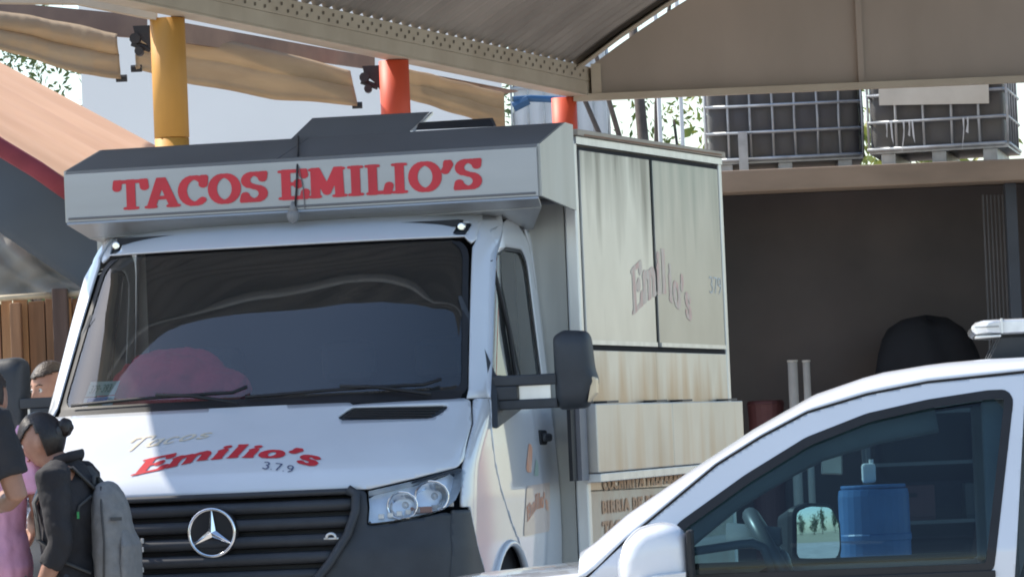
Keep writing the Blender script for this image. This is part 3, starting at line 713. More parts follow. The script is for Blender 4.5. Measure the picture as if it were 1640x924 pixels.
# windscreen outline (from the picture, averaged over both sides)
WT, WB = 2.185, 1.515
def wx(z): return .885-(z-WB)/(WT-WB)*.07
wsR = [(wx(WB)-.02, WB), (wx(WB), WB+.03), (wx(1.85), 1.85), (wx(WT)-.0, WT-.05), (wx(WT)-.04, WT)]
WS = rpoly(sym(wsR), .03, 3)
wsobj = patch(WS, FS(-.010), .022).obj('windshield', 'windshield', tr, smooth=True)
inner = [(x*.972, WB+.03+(z-WB)*.94) for x, z in WS]
patch(WS, FS(-.006), .016, holes=[inner]).obj('windshield_seal', 'black', tr, smooth=True)
# front hood
zl = 1.175; hx = .905
hoodR = [(.60, 1.150), (.625, 1.149), (.79, 1.183), (.945, 1.222), (.955, 1.25), (.948, 1.30), (.938, 1.40), (.908, 1.49), (.89, WB-.012)]
HOOD = hoodR+[(x, z) for x, z in [(0, WB-.008)]]+mir(hoodR)
VENT = [T(536, 668, .48), T(556, 650, .55), T(720, 648, .55), T(712, 662, .5), T(695, 671, .46), T(560, 674, .46)]
VENT = [Tc(540, 667), Tc(562, 651), Tc(722, 647), Tc(708, 662), Tc(690, 670), Tc(545, 673)]
patch(HOOD, FS(0), .018, holes=[VENT]).obj('hood', 'white_paint', tr, smooth=True, solid=.012)
patch([(x, z) for x, z in VENT], FS(-.014), .014).obj('hood_vent', 'plastic', tr, smooth=True)
b = B()
for k in range(5):
    t = .12+.19*k; 
    a = np.array(VENT[0])*(1-t)+np.array(VENT[1])*t; c = np.array(VENT[4])*(1-t)+np.array(VENT[2])*t
    fn = FS(-.006); b.tube([fn(a[0]+.02, a[1]), fn((a[0]+c[0])/2, (a[1]+c[1])/2), fn(c[0]-.02, c[1])], .004, 6)
tag(b.obj('vent_slat', 'black', tr), kind='stuff')
# dark gap under hood edge / around panels: a slightly deeper under-shell of the cab front and sides
def under(sg):
    b = B(); zs = [.45+i*.045 for i in range(24)]+[1.505]
    b.grid(lambda x, z: tuple(np.array(FS(-.17)(x*cw(z)*.93, z))), [i/24*.99 for i in range(25)] if sg > 0 else [-i/24*.99 for i in range(25)], zs); return b
for sg in (1, -1): under(sg).obj('inner_shell', 'gap', tr, smooth=True)
# roof strip over windscreen
RS = [(.0, WT+.012), (.79, WT+.012), (.815, WT-.02), (.835, WT-.02), (.83, 2.26), (.80, 2.335), (0, 2.355)]
RS = sym([p for p in RS[1:-1]]); RS = RS
lampR = [(.735, WT+.02), (.79, WT+.015), (.80, 2.262), (.745, 2.262)]
patch(rpoly(RS, .01, 2), FS(0), .016, holes=[lampR, mir(lampR)]).obj('roof_panel', 'white_paint', tr, smooth=True, solid=.01)
for sg in (1, -1):
    P = lampR if sg > 0 else mir(lampR)
    patch(P, FS(-.012), .012).obj('lamp_recess', 'plastic', tr, smooth=True)
    c = FS(.004)(sg*.765, 2.235); l_ = B().tube([(c[0], c[1]+.02, c[2]), (c[0], c[1]-.012, c[2])], .017, 14).obj('marker_lamp', 'chrome', tr, smooth=False, bevel=.004)
# A pillars between windscreen and doors
def side_polys(sg):
    pass
ya = lambda z: float(smooth_interp(z, ZK, YK))+cdp(z)*.42
def pill(sg):
    fn = FS(0); P = []
    zs = np.linspace(WB-.01, 2.30, 22)
    b = B()
    def g(t, z):
        # from the windscreen edge (front param) round to the door seam at side (y)
        z_ = z; xe = wx(min(max(z_, WB), WT))+.006 if z_ < WT else .835-(z_-WT)*.25
        y0_ = Fy(xe, z_); y1 = door_front(z_)-.006
        # arclength-like blend: first towards the corner in x, then along y
        w_ = cw(z_); th0 = math.asin(min(1, (xe/w_)**(NN/2))); d = cdp(z_); ysd = float(smooth_interp(z_, ZK, YK))+d
        if y1 < ysd: th1 = math.acos(min(1, max(0, ((ysd-y1)/d))**(NN/2))); 
        else: th1 = pi/2
        if t <= .8:
            th = th0+(th1-th0)*t/.8; x = w_*sin(th)**(2/NN); y = ysd-d*max(0, cos(th))**(2/NN); return (sg*x, y, z_)
        y_a = min(ysd, y1); return (sg*w_, y_a+(y1-y_a)*(t-.8)/.2, z_)
    b.grid(g, [i/14 for i in range(15)], list(zs)); return b
DFz = []; 
for px, py in ((806, 360), (788, 410), (785, 480), (784, 560), (784, 640), (786, 690), (797, 720)):
    y_, z_ = Sc(px, py); DFz.append((z_, y_))
DFz = sorted(DFz)
def door_front(z):
    return float(np.interp(z, [a for a, _ in DFz], [max(.62, b_) for _, b_ in DFz]))
for sg in (1, -1): pill(sg).obj('front_pillar', 'white_paint', tr, smooth=True, solid=.008)
# doors
DR = [Sc(835, 345), Sc(852, 420), Sc(868, 500), Sc(884, 600), Sc(893, 700), Sc(900, 800), Sc(903, 868)]
yr = 1.97
dfr = [(door_front(z), z) for z in (1.36, 1.5, 1.7, 1.9, 2.05, 2.15)]
low = [(1.06, .80), (1.02, .86), (.97, 1.0), (.86, 1.12), (.80, 1.22)]
print('DFz', [(round(a, 2), round(b_, 2)) for a, b_ in DFz]); print('DR', [(round(a, 2), round(b_, 2)) for a, b_ in DR])
DOOR = [(yr, .66), (yr, 1.4), (yr-.01, 1.9), (yr-.05, 2.19), (yr-.22, 2.285), (1.62, 2.285), (1.32, 2.22)]+dfr[::-1]+[(.80, 1.22), (.86, 1.12), (1.0, 1.0), (1.20, .86), (1.34, .70), (1.38, .66)]
WINP = [Sc(795, 655), Sc(796, 520), Sc(797, 440), Sc(800, 412), Sc(812, 394), Sc(826, 389), Sc(834, 400), Sc(842, 470), Sc(852, 560), Sc(858, 655)]
print('WIN', [(round(a, 2), round(b_, 2)) for a, b_ in WINP])
WINP = [(.90, 1.50), (.90, 1.56), (1.02, 1.80), (1.18, 2.03), (1.30, 2.12), (1.46, 2.155), (1.78, 2.155), (1.85, 2.10), (1.86, 1.56), (1.82, 1.50)]
WINP = rpoly(WINP, .03, 2)
def shrink(P, k):
    c = np.mean(np.array(P), 0); return [tuple(c+(np.array(p)-c)*k) for p in P]
WINI = shrink(WINP, .945)
for sg in (1, -1):
    d = patch(rpoly(DOOR, .03, 2), SS(sg), .022, holes=[WINP], flip=sg < 0).obj('cab_door', 'white_paint', tr, smooth=True, solid=.012)
    patch(WINP, SS(sg, -.006), .016, holes=[WINI], flip=sg < 0).obj('window_seal', 'black', d, smooth=True)
    patch(WINI, SS(sg, -.014), .03, flip=sg < 0).obj('door_window', 'clearglass' if sg < 0 else 'windshield', d, smooth=True)
    b = B(); b.tube([(sg*(Gx(1.24, 2.09)-.002), 1.24, 2.09), (sg*(Gx(1.32, 1.8)-.002), 1.32, 1.8), (sg*(Gx(1.36, 1.5)-.002), 1.36, 1.5)], .011, 8).obj('window_divider', 'black', d)
    zh = S(872, 700, .99)[1]; yh = S(872, 700, .99)[0]
    hb_ = B().box(sg*.978, sg*1.0, yh-.02, yh+.12, zh-.018, zh+.018).obj('door_handle', 'plastic', d, bevel=.012)
    B().box(sg*.96, sg*.981, yh-.03, yh+.10, zh-.032, zh+.032).obj('handle_cup', 'interior', d, bevel=.008)
    # rear post of the cab behind the door
    P = [(yr+.006, .62), (yr+.10, .62), (yr+.10, 2.24), (yr-.06, 2.26), (yr-.03, 2.18), (yr+.002, 1.9)]
    patch(P, SS(sg, -.004), .03, flip=sg < 0).obj('rear_pillar', 'white_paint', tr, smooth=True, solid=.01)
    # rocker
    P = [(1.36, .36), (1.38, .648), (yr+.1, .648), (yr+.1, .36)]
    patch(P, SS(sg, -.003), .03, flip=sg < 0).obj('sill_trim', 'plastic', tr, smooth=True, solid=.01)
    # fender: wrap patch in (t,z): t is arc parameter around the corner
    ARC = [(.98+.43*cos(radians(a)), .45+.455*sin(radians(a))) for a in range(-20, 201, 10)]
    FE = [(door_front(1.5)-.006, 1.50), (door_front(1.36)-.006, 1.36), (.792, 1.22), (.852, 1.115), (.99, .995), (1.19, .858), (1.33, .70), (1.36, .60), (1.30, .60)]
    arcpts = [p for p in [(.98+.40*cos(radians(a)), .45+.44*sin(radians(a))) for a in range(20, 150, 8)]]
    low_ = [(.585, .70), (.52, .80), (.40, .90), (.335, 1.00), (.315, 1.06)]
    up_ = []
    for z in (1.06, 1.10, 1.16, 1.20, 1.225): up_.append((Fy(.978*cw(z), z), z))
    up2 = [(Fy(float(np.interp(z, [1.25, 1.30, 1.40, 1.49], [.953, .951, .942, .912])), z)+.004, z) for z in (1.27, 1.33, 1.40, 1.46, 1.50)]
    FEN = FE[:8]+arcpts+low_+up_+up2
    patch(FEN, SS(sg), .014, flip=sg < 0).obj('fender', 'white_paint', tr, smooth=True, solid=.012)
    # flared lip round the wheel opening
    b = B(); pts = [(sg*(Gx(.98+.41*cos(radians(a)), .45+.45*sin(radians(a)))+.002), .98+.41*cos(radians(a)), .45+.45*sin(radians(a))) for a in range(-15, 196, 7)]
    b.tube(pts, .016, 8).obj('wheel_lip', 'white_paint', tr, smooth=True)
    # inner wheel housing
    b = B(); b.tube([(sg*.60, .98, .45), (sg*.94, .98, .45)], .47, 24).obj('wheel_housing', 'gap', tr)
    # wheel
    wh = B(); wh.tube([(sg*.72, .98, .36), (sg*.74, .98, .36), (sg*.93, .98, .36), (sg*.95, .98, .36)], [.31, .355, .355, .31], 32).obj('front_wheel', 'black', tr, smooth=False)
    wo = tr.children[-1]; wo = [c for c in bpy.data.objects if c.parent == tr and c.name.startswith('front_wheel')][-1]
    B().tube([(sg*.951, .98, .36), (sg*.956, .98, .36)], .2, 20).obj('rim', 'trim', wo)
# side part of the dark bumper
BUMP_SIDE = [(.585, .70), (.52, .80), (.40, .90), (.335, 1.00), (.315, 1.055)]
for sg in (1, -1):
    P = [(.565, .40), (.57, .55)]+[(a-.005, z-.006) for a, z in BUMP_SIDE]+[(Fy(.948*cw(z), z), z) for z in (1.05, .95, .8, .6, .4)]
    patch(P, SS(sg, .002), .014, flip=sg < 0).obj('bumper_corner', 'plastic', tr, smooth=True, solid=.01)
# grille opening and bumper
GT = [Tc(200, 793), Tc(545, 778), Tc(572, 784)]
print('G', GT, Tc(585, 800), Tc(578, 840), Tc(545, 890), Tc(515, 924), Tc(550, 924), Tc(590, 838), Tc(735, 812), Tc(748, 750), Tc(588, 786))
gR = [(.545, 1.144), (.578, 1.125), (.578, 1.06), (.55, .97), (.48, .86), (.42, .79), (.35, .74)]
GRI = gR[::-1]+mir(gR[::-1])[:]
GRI = [(x, z) for x, z in gR]+mir(gR)
# headlight outline
HL = [(.640, 1.148), (.80, 1.196), (.925, 1.226), (.938, 1.17), (.925, 1.11), (.86, 1.055), (.77, 1.02), (.665, .995), (.630, 1.01), (.634, 1.09)]
HL = [Tc(590, 786), Tc(660, 770), Tc(735, 750), Tc(747, 752), Tc(742, 775), Tc(730, 800), Tc(712, 815), Tc(680, 823), Tc(630, 833), Tc(590, 838), Tc(592, 812)]
HL = [(min(x, .968), z) for x, z in HL]
print('HL', [(round(a, 3), round(b_, 3)) for a, b_ in HL])
bR = [(.60, 1.146), (HL[0][0]-.008, HL[0][1]), (HL[-1][0]-.008, HL[-1][1]), (HL[-2][0]-.006, HL[-2][1]-.01)]+[(x, z-.012) for x, z in (HL[8], HL[7], HL[6])]+[(.950, 1.03), (.945, .36)]
BUM = bR+mir(bR)
patch(BUM, FS(0), .017, holes=[GRI]).obj('front_bumper', 'plastic', tr, smooth=True, solid=.012)
# rounded frame of the grille
fr = B(); fp = [FS(.010)(x, z) for x, z in gR]; fpl = [FS(.010)(x, z) for x, z in mir(gR)]
fr.tube(fp, [(.022, .014)]*len(fp), 8).obj('grille_frame', 'plastic', tr, smooth=True); B().tube(fpl, [(.022, .014)]*len(fp), 8).obj('grille_frame', 'plastic', tr, smooth=True)
patch(GRI, FS(-.05), .03).obj('grille_backing', 'black', tr, smooth=True)
B().tube([FS(.0)(x, 1.142) for x in np.linspace(-.57, .57, 21)], [(.013, .02)]*21, 8).obj('grille_top_bar', 'grille', tr, smooth=True)
def gw(z):
    return float(np.interp(z, [.74, .79, .86, .97, 1.06, 1.125, 1.144], [.33, .41, .47, .54, .568, .568, .54]))
for k in range(6):
    zc = 1.094-.068*k
    b = B(); hw_ = gw(zc)
    def sl(x, s):
        p = FS(0)(x, zc); yy_ = p[1]+(-.002 if abs(s) < .5 else .0); prof = {-2: (.035, -.030), -1: (.004, -.024), 0: (-.008, -.004), 1: (.006, .018), 2: (.035, .022)}[s]
        return (x, p[1]+prof[0], zc+prof[1])
    b.grid(sl, list(np.linspace(-hw_, hw_, 27)), [-2, -1, 0, 1, 2])
    b.obj('grille_slat', 'grille', tr, smooth=True, solid=.004)
# star emblem
c = np.array([0, Fy(0, 1.0)-.030, 1.0])
em = B(); ringp = [(c[0]+.094*cos(a), c[1], c[2]+.094*sin(a)) for a in np.linspace(0, 2*pi, 49)[:-1]]
n = 48; k = 8; vs = []; 
for i in range(n):
    a = 2*pi*i/n
    for j in range(k):
        t = 2*pi*j/k; rr = .094+.0065*cos(t); vs.append((c[0]+rr*cos(a), c[1]+.0065*sin(t), c[2]+rr*sin(a)))
em.add(vs, [(i*k+j, ((i+1) % n)*k+j, ((i+1) % n)*k+(j+1) % k, i*k+(j+1) % k) for i in range(n) for j in range(k)])
for q in range(3):
    a = radians(90+120*q); d = np.array([cos(a), 0, sin(a)]); s = np.array([-sin(a), 0, cos(a)])
    a1 = radians(90+120*q+60); a2 = radians(90+120*q-60)
    tip = c+d*.092; o1 = c+.017*np.array([cos(a1), 0, sin(a1)]); o2 = c+.017*np.array([cos(a2), 0, sin(a2)]); f = c+np.array([0, -.014, 0]); bk = c+np.array([0, .004, 0])
    em.add([tip+s*.002, tip-s*.002, o2, o1, f, bk], [(1, 2, 4), (0, 4, 3), (0, 1, 4), (0, 3, 5), (1, 5, 2), (0, 5, 1)])
emb = em.obj('emblem', 'chrome', tr); emb['label'] = 'round chrome badge with a three pointed star'
emb.data.polygons.foreach_set('use_smooth', [p.index < n*k for p in emb.data.polygons])
B().tube([c+np.array([0, .02, 0]), c+np.array([0, .045, 0])], .10, 32).obj('emblem_plate', 'black', tr)
# small fittings on grille: round hook at right, latch at left
c = FS(.012)(*Tc(531, 861)); n = 20; b = B()
b.tube([(c[0]+.018*cos(a), c[1], c[2]+.014*sin(a)) for a in np.linspace(-.3, pi+.3, 12)], .006, 6).tube([(c[0]-.03, c[1]+.004, c[2]-.006), (c[0]+.03, c[1]+.004, c[2]-.006)], .005, 6).obj('tow_hook', 'trim', tr, smooth=True)
for py in (866, 880, 912):
    c = FS(.004)(*Tc(229, py)); B().box(c[0]-.006, c[0]+.006, c[1]-.01, c[1], c[2]-.010, c[2]+.010).obj('latch', 'trim', tr, bevel=.002)
# headlights
MT['hlglass'] = glass('headlight_glass', (.93, .95, .97), 1.45)
for sg in (1, -1):
    P = HL if sg > 0 else mir(HL)
    hs = patch(P, FS(-.055), .02).obj('headlight', mat('headlight_bowl', (.80, .84, .9), .30, .35) if sg > 0 else 'headlight_bowl_', tr, smooth=True) if sg > 0 else None
    if sg < 0: hs = patch(P, FS(-.055), .02).obj('headlight', bpy.data.materials['headlight_bowl'], tr, smooth=True)
    patch(P, FS(.002), .012).obj('lens', 'hlglass', hs, smooth=True)
    # wall between lens rim and bowl
    b = B(); nP = len(P); A1 = [FS(-.001)(*p) for p in P]; A2 = [FS(-.056)(*p) for p in P]; b.add(A1+A2, [(i, (i+1) % nP, (i+1) % nP+nP, i+nP) for i in range(nP)]); b.obj('housing_wall', 'silver', hs)
    for (px, py, r) in ((647, 806, .058), (697, 790, .066)):
        x_, z_ = Tc(px, py); c = np.array(FS(-.030)(sg*x_, z_))
        d_ = np.array([0, -1, 0.]); b = B(); prof = [(0, .030), (.018, .026), (.035, .014), (.05, -.004), (1.0, -.022)]
        nn = 28; vs = []; rp = [.012, .25*r+.004, .5*r, .75*r, .92*r, r, r*1.06]; dp = [.055, .045, .032, .016, .0, -.02, -.018]
        for rr, dd in zip(rp, dp):
            for i in range(nn): a = 2*pi*i/nn; vs.append((c[0]+rr*cos(a)*1.05, c[1]+dd+.0*sin(a*7), c[2]+rr*sin(a)*.92+(.0015*sin(12*a))))
        b.add(vs, [(j*nn+i, (j+1)*nn+i, (j+1)*nn+(i+1) % nn, j*nn+(i+1) % nn) for j in range(len(rp)-1) for i in range(nn)])
        b.obj('reflector_bowl', 'chrome', hs, smooth=True)
        B().ball((c[0], c[1]+.03, c[2]), .015, 10, 6).obj('bulb', 'silver', hs, smooth=True)
    # fluted strips and amber lower section
    b = B()
    for k in range(9):
        x_, z_ = Tc(610+k*15, 826-k*2.4); q = FS(-.03)(sg*x_, z_+.004); b.box(q[0]-.012, q[0]+.012, q[1], q[1]+.006, q[2]-.010, q[2]+.010)
    tag(b.obj('turn_segment', 'silver', hs, bevel=.002), kind='stuff')
    x_, z_ = Tc(680, 815); q = FS(-.032)(sg*x_, z_+.004); B().box(q[0]-.05, q[0]+.04, q[1]-.004, q[1]+.004, q[2]-.014, q[2]+.012).obj('amber_strip', mat('dull_amber', (.42, .20, .13), .35) if sg > 0 else bpy.data.materials['dull_amber'], hs, bevel=.003)
    B().tube([FS(-.012)(sg*x, z) for x, z in [HL[1], HL[2], HL[3]]], .006, 6).obj('brow', 'black', hs)
# wipers and cowl
cw_ = B(); cw_.grid(lambda x, t: tuple(np.array(FS(-.004)(x, WB-.010+.030*t))), list(np.linspace(-.87, .87, 40)), [0, 1]); cw_.obj('cowl', 'black', tr, smooth=True)
for x0_, x1_, z1_ in ((-.80, -.02, .055), (-.02, .78, .05)):
    b = B().tube([FS(.016)(x, WB+.012+z1_*(.25+.75*sin((x-x0_)/(x1_-x0_)*pi*.5))*(.6 if x < x1_ else 1)) for x in np.linspace(x0_, x1_, 14)], .007, 6).obj('wiper_blade', 'black', tr, smooth=True)
    B().tube([FS(.022)(x1_-.02, WB-.01), FS(.026)((x0_*.3+x1_*.7), WB+.03), FS(.022)((x0_+x1_)/2, WB+.045)], .008, 6).obj('wiper_arm', 'black', tr, smooth=True)
# stickers inside the windscreen, lower left
def quad_on(fn, pts, name, m_, parent):
    o = B().add([fn(*p) for p in pts], [tuple(range(len(pts)))]).obj(name, m_, parent); return o
s1 = [Tc(133, 632), Tc(181, 628), Tc(190, 606), Tc(142, 608)]
quad_on(FS(-.016), s1, 'plate_sticker', mat('pale_green_paper', (.45, .60, .52), .7), wsobj)
b = letters('379-393', lambda u, v: FS(-.0125)(s1[0][0]+.016+u+.3*v, s1[0][1]+.012+v+u*.03), .034, .09, .07, 0, total=.105, cells=14); b.obj('plate_print', mat('green_ink', (.12, .28, .22), .7), wsobj)
s2 = [Tc(126, 656), Tc(176, 652), Tc(181, 630), Tc(132, 634)]
quad_on(FS(-.016), s2, 'round_sticker', mat('pale_sticker', (.50, .66, .66), .7), wsobj)
quad_on(FS(-.0125), [Tc(136, 641), Tc(168, 639), Tc(172, 632), Tc(138, 635)], 'blue_stripe', 'stickblue', wsobj)
quad_on(FS(-.0125), [Tc(138, 648), Tc(160, 646), Tc(163, 641), Tc(140, 643)], 'yellow_stripe', 'stickyel', wsobj)
quad_on(FS(-.0125), [Tc(188, 659), Tc(200, 658), Tc(201, 654), Tc(189, 655)], 'white_label', 'paper', wsobj)
# door mirrors
for sg in (1, -1):
    if sg > 0:
        xa, za = T(790, 640, .92)
        zl_, zh_ = T(887, 655, .92)[1], T(887, 530, .92)[1]; xi, xo = T(885, 600, .92)[0], T(950, 600, .92)[0]
        if sg > 0: print('mirror', xa, za, zl_, zh_, xi, xo)
    if sg < 0: xi -= .12; xo -= .12
    hw2 = (xo-xi)/2; xm = (xo+xi)/2
    mo = [(-hw2*.92, zl_+.02), (-hw2*.75, zl_-.005), (hw2*.55, zl_), (hw2*.95, zl_+.07), (hw2*1.12, zl_+.11), (hw2*.93, zl_+.16), (hw2*.80, zh_-.03), (hw2*.6, zh_-.004), (-hw2*.5, zh_+.004), (-hw2*.95, zh_-.02)]
    mo = rpoly(mo, .02, 3)
    b = B(); nP = len(mo); cc = np.mean(np.array(mo), 0); vs = []
    for (dy, sc) in ((-.055, .62), (-.045, .84), (-.02, .97), (.02, 1.0), (.06, 1.0), (.075, .96)):
        for x_, z_ in mo: vs.append((sg*(xm+cc[0]+(x_-cc[0])*sc), .92+dy+.02, cc[1]+(z_-cc[1])*sc))
    b.add(vs, [(j*nP+i, j*nP+(i+1) % nP, (j+1)*nP+(i+1) % nP, (j+1)*nP+i) for j in range(5) for i in range(nP)]+[tuple(range(nP)), tuple(range(5*nP, 6*nP))])
    mr = b.obj('side_mirror', 'plastic', tr, smooth=True, bevel=0)
    mp_ = [(sg*(xm+cc[0]+(x_-cc[0])*.9), .92+.098, cc[1]+(z_-cc[1])*.9) for x_, z_ in mo]; B().add(mp_, [tuple(range(nP))]).obj('mirror_glass', 'mirror', mr)
    B().prism([(sg*(xm+hw2*.70), .90, zl_+.02), (sg*(xm+hw2*1.10), .92, zl_+.06), (sg*(xm+hw2*1.12), .92, zl_+.12), (sg*(xm+hw2*.98), .90, zl_+.13)], (0, .06, 0)).obj('indicator', mat('pale_amber_lens', (.75, .60, .40), .25) if sg > 0 else bpy.data.materials['pale_amber_lens'], mr, bevel=.006)
    # arm with its opening
    b = B(); zA, zB = T(840, 655, .92)[1], T(840, 600, .92)[1]; x1_ = xi+.02
    for (a0_, a1_) in ((zB-.045, zB), (zA, zA+.040)): b.box(min(sg*.93, sg*x1_), max(sg*.93, sg*x1_), .89, .95, a0_, a1_)
    b.obj('mirror_arm', 'plastic', mr, bevel=.006)
    B().box(min(sg*1.065, sg*(xi-.01)), max(sg*1.065, sg*(xi-.01)), .912, .918, zA+.041, zB-.046).obj('arm_glass', 'trim', mr)
    B().box(min(sg*.93, sg*1.06), max(sg*.93, sg*1.06), .885, .955, zA+.0405, zB-.0455).obj('arm_root', 'plastic', mr, bevel=.004)
    CP = [S(790, 686, .975), S(832, 655, .975), S(836, 604, .975), S(797, 600, .975), S(793, 470, .96)]
    CP = [(max(.66, y_), z_) for y_, z_ in CP]
    B().add([(sg*(Gx(y_, z_)+.004), y_, z_) for y_, z_ in CP]+[(sg*(Gx(y_, z_)+.024), y_+.004, z_) for y_, z_ in CP], [(0, 1, 2, 3, 4), (9, 8, 7, 6, 5)]+[(i, i+5, (i+1) % 5+5, (i+1) % 5) for i in range(5)]).obj('corner_cover', 'plastic', mr, bevel=.004)
# cab interior
B().box(-.86, .86, .80, 1.02, 1.30, 1.46).obj('dashboard', 'interior', tr, bevel=.04)
B().box(-.86, .86, .62, .80, 1.40, 1.475).obj('dashboard_top', 'interior', tr, bevel=.02)
B().box(-.84, .84, 1.90, 1.93, .6, 2.27).obj('cab_back_panel', 'interior', tr)
B().box(-.88, .88, .7, 2.06, .5, .55).obj('cab_floor', 'interior', tr)
B().box(-.76, .76, 1.25, 2.06, 2.24, 2.27).obj('headliner', 'interior_grey', tr)
for x_ in (-.5, .1, .52):
    se = B().box(x_-.22, x_+.22, 1.40, 1.85, .85, 1.0).obj('seat', 'interior', tr, bevel=.04)
    B().box(x_-.22, x_+.22, 1.74, 1.87, 1.0, 1.58).obj('backrest', 'interior_grey', se, bevel=.05); B().box(x_-.12, x_+.12, 1.76, 1.86, 1.62, 1.80).obj('headrest', 'interior_grey', se, bevel=.04)
wl = B(); wl.tube([(.48+.19*cos(a), 1.16+.07*sin(a), 1.42+.17*sin(a)) for a in np.linspace(0, 2*pi, 29)], .014, 8).tube([(.30, 1.16, 1.42), (.66, 1.16, 1.42)], .018, 8).obj('steering_wheel', 'black', tr, smooth=True)
# red jacket on the dashboard
jk = B(); rj = random.Random(3)
xa, za = T(186, 610, .95); xb, zb_ = T(395, 590, .95); ztj = T(290, 545, .95)[1]
lumps = [(xa+.05, .0, .10, .08), (xa+.12, .05, .12, .10), (xa+.22, .10, .14, .10), (xa+.33, .09, .14, .11), (xa+.42, .045, .13, .09), (xb-.08, .02, .11, .08), (xa+.26, .0, .24, .13)]
for (cx_, dz, rx, rz_) in lumps: jk.ball((cx_, .90+rj.uniform(-.03, .03), 1.555+dz+.01), (rx, .13, rz_), 18, 12)
jo = jk.obj('red_jacket', 'redcloth', None, smooth=True)
jo.location = tuple(TO); jo.rotation_euler = (0, 0, -PHI)
rm = jo.modifiers.new('r', 'REMESH'); rm.mode = 'VOXEL'; rm.voxel_size = .012; rm.use_smooth_shade = True
tx = bpy.data.textures.new('folds', 'CLOUDS'); tx.noise_scale = .09; dm = jo.modifiers.new('d', 'DISPLACE'); dm.texture = tx; dm.strength = .07; dm.mid_level = .5
tag(jo, 'crumpled red jacket lying on the dashboard behind the windscreen', 'jacket')

# ------------------------------------------------------------ hood over cab (fascia) and its lettering
FXL, FXR = -.968, 1.116; FB, FT = 2.348, 2.568; FYF = 1.20
def fz(x, z): # right end sits a touch higher
    return z
B().grid(lambda x, t: (x, FYF+(.012*(1-t)**2 if t > .9 else 0)+(.02*max(0, t-.93)/.07), FB+(FT-FB)*t), [FXL, -.05, -.048, .4, FXR], [0, .5, .93, .97, 1]).obj('sign_board', 'fascia', tr, smooth=False, solid=.02, off=-1)
# top sloping sheet (two lengths with a seam)
yt0, yt1, zt1 = FYF+.022, 1.74, 2.692
for a_, b__ in ((FXL, -.022), (-.018, FXR)):
    B().add([(a_, yt0, FT+.002), (b__, yt0, FT+.002), (b__, yt1, zt1), (a_, yt1, zt1)], [(0, 1, 2, 3)]).obj('top_sheet', 'fascia_top', tr, solid=.012)
# lower return sloping back to the cab roof
B().add([(FXL, FYF+.004, FB-.002), (FXR, FYF+.004, FB-.002), (FXR-.02, FYF+.14, FB-.03), (FXL+.05, FYF+.14, FB-.055)], [(0, 1, 2, 3)]).obj('lower_return', 'fascia', tr, solid=.01)
B().add([(FXL+.05, FYF+.142, FB-.057), (FXR-.02, FYF+.142, FB-.032), (.93, 1.9, FB-.09), (-.90, 1.9, FB-.10)], [(0, 1, 2, 3)]).obj('underside_sheet', 'fascia', tr, solid=.01)
B().tube([(FXL+.01, FYF-.003, FB+.012), (FXR-.01, FYF-.003, FB+.012)], .005, 6).obj('fold_line', 'fascia_top', tr)
# end caps
for x_, sg in ((FXR, 1), (FXL, -1)):
    B().prism([(x_, FYF+.022, FB), (x_, FYF+.022, FT), (x_, yt1, zt1), (x_, 1.895, zt1), (x_, 1.895, FB-.03)], (sg*.012, 0, 0)).obj('end_cap', 'steel', tr)
B().box(FXL+.01, FXR-.01, yt1, 1.89, zt1-.02, zt1-.001).obj('roof_sheet', 'fascia_top', tr)
# raised plate in the middle and dark panel to the right
def prp(px, py, yt): x_, z_ = T(px, py, yt); return np.array((x_, yt, z_))
B().prism([prp(463, 226, 1.735), prp(500, 190, 2.02), prp(688, 180, 2.02), prp(655, 213, 1.735)], (0, .004, .002)).obj('raised_plate', 'fascia_top', tr)
B().prism([prp(655, 210, 1.735)+[.004, 0, 0], prp(688, 180, 2.02)+[.004, 0, 0], prp(688, 184, 2.02)+[.004, 0, 0], prp(657, 213, 1.735)+[.004, 0, 0]], (.012, 0, 0)).obj('plate_edge', 'trim', tr)
B().prism([prp(664, 209, 1.76), prp(671, 197, 1.84), prp(785, 190, 1.84), prp(791, 203, 1.76)], (0, .05, .006)).obj('dark_roof_panel', 'darkmetal', tr)
# cable over the seam, blob at its foot
cbl = []
for t_ in (1, .75, .5, .25, .05):
    yq = yt0+(yt1-yt0)*t_; cbl.append((T(478, 262-36*t_, yq)[0], yq, FT+(zt1-FT)*t_+.008))
for px_, py_ in ((477, 268), (476, 300), (473, 338)): q = T(px_, py_, FYF); cbl.append((q[0], FYF-.010, q[1]))
B().tube(cbl, .0045, 6).obj('dark_cable', 'black', tr, smooth=True)
q = T(472, 346, FYF+.02); B().ball((q[0], FYF-.005, q[1]), (.028, .03, .032), 12, 8).tube([(q[0], FYF-.01, q[1]+.01), (q[0]+.004, FYF-.012, q[1]+.06)], [.022, .006], 8).obj('cable_gland', 'glandgrey', tr, smooth=True)
b = B().tube([(T(479, 268, FYF)[0], FYF-.008, T(479, 268, FYF)[1]), (T(486, 300, FYF)[0], FYF-.008, T(486, 300, FYF)[1]), (T(489, 335, FYF)[0], FYF-.008, T(489, 335, FYF)[1])], .002, 5).obj('thin_wire', 'fascia_top', tr)
# main sign lettering, placed word by word
def sign(text, pxl, pyb, pxr, pyb2, hpx, tot):
    xl_, zl0 = T(pxl, pyb, FYF); xr_, zr0 = T(pxr, pyb2, FYF); W = xr_-xl_; h = hpx/395.
    fn = lambda u, v: (xl_+u, FYF-.0035, zl0+(zr0-zl0)*u/W+v)
    return letters(text, fn, h, wx=.122, wy=.062, serif=.046, total=W, cells=56)
b = sign('TACOS', 187, 337, 428, 322, 50, 0); b.obj('lettering', 'red_vinyl', tr)
b = sign("EMILIO'S", 446, 321, 771, 302, 50, 0); b.obj('lettering', 'red_vinyl', tr)
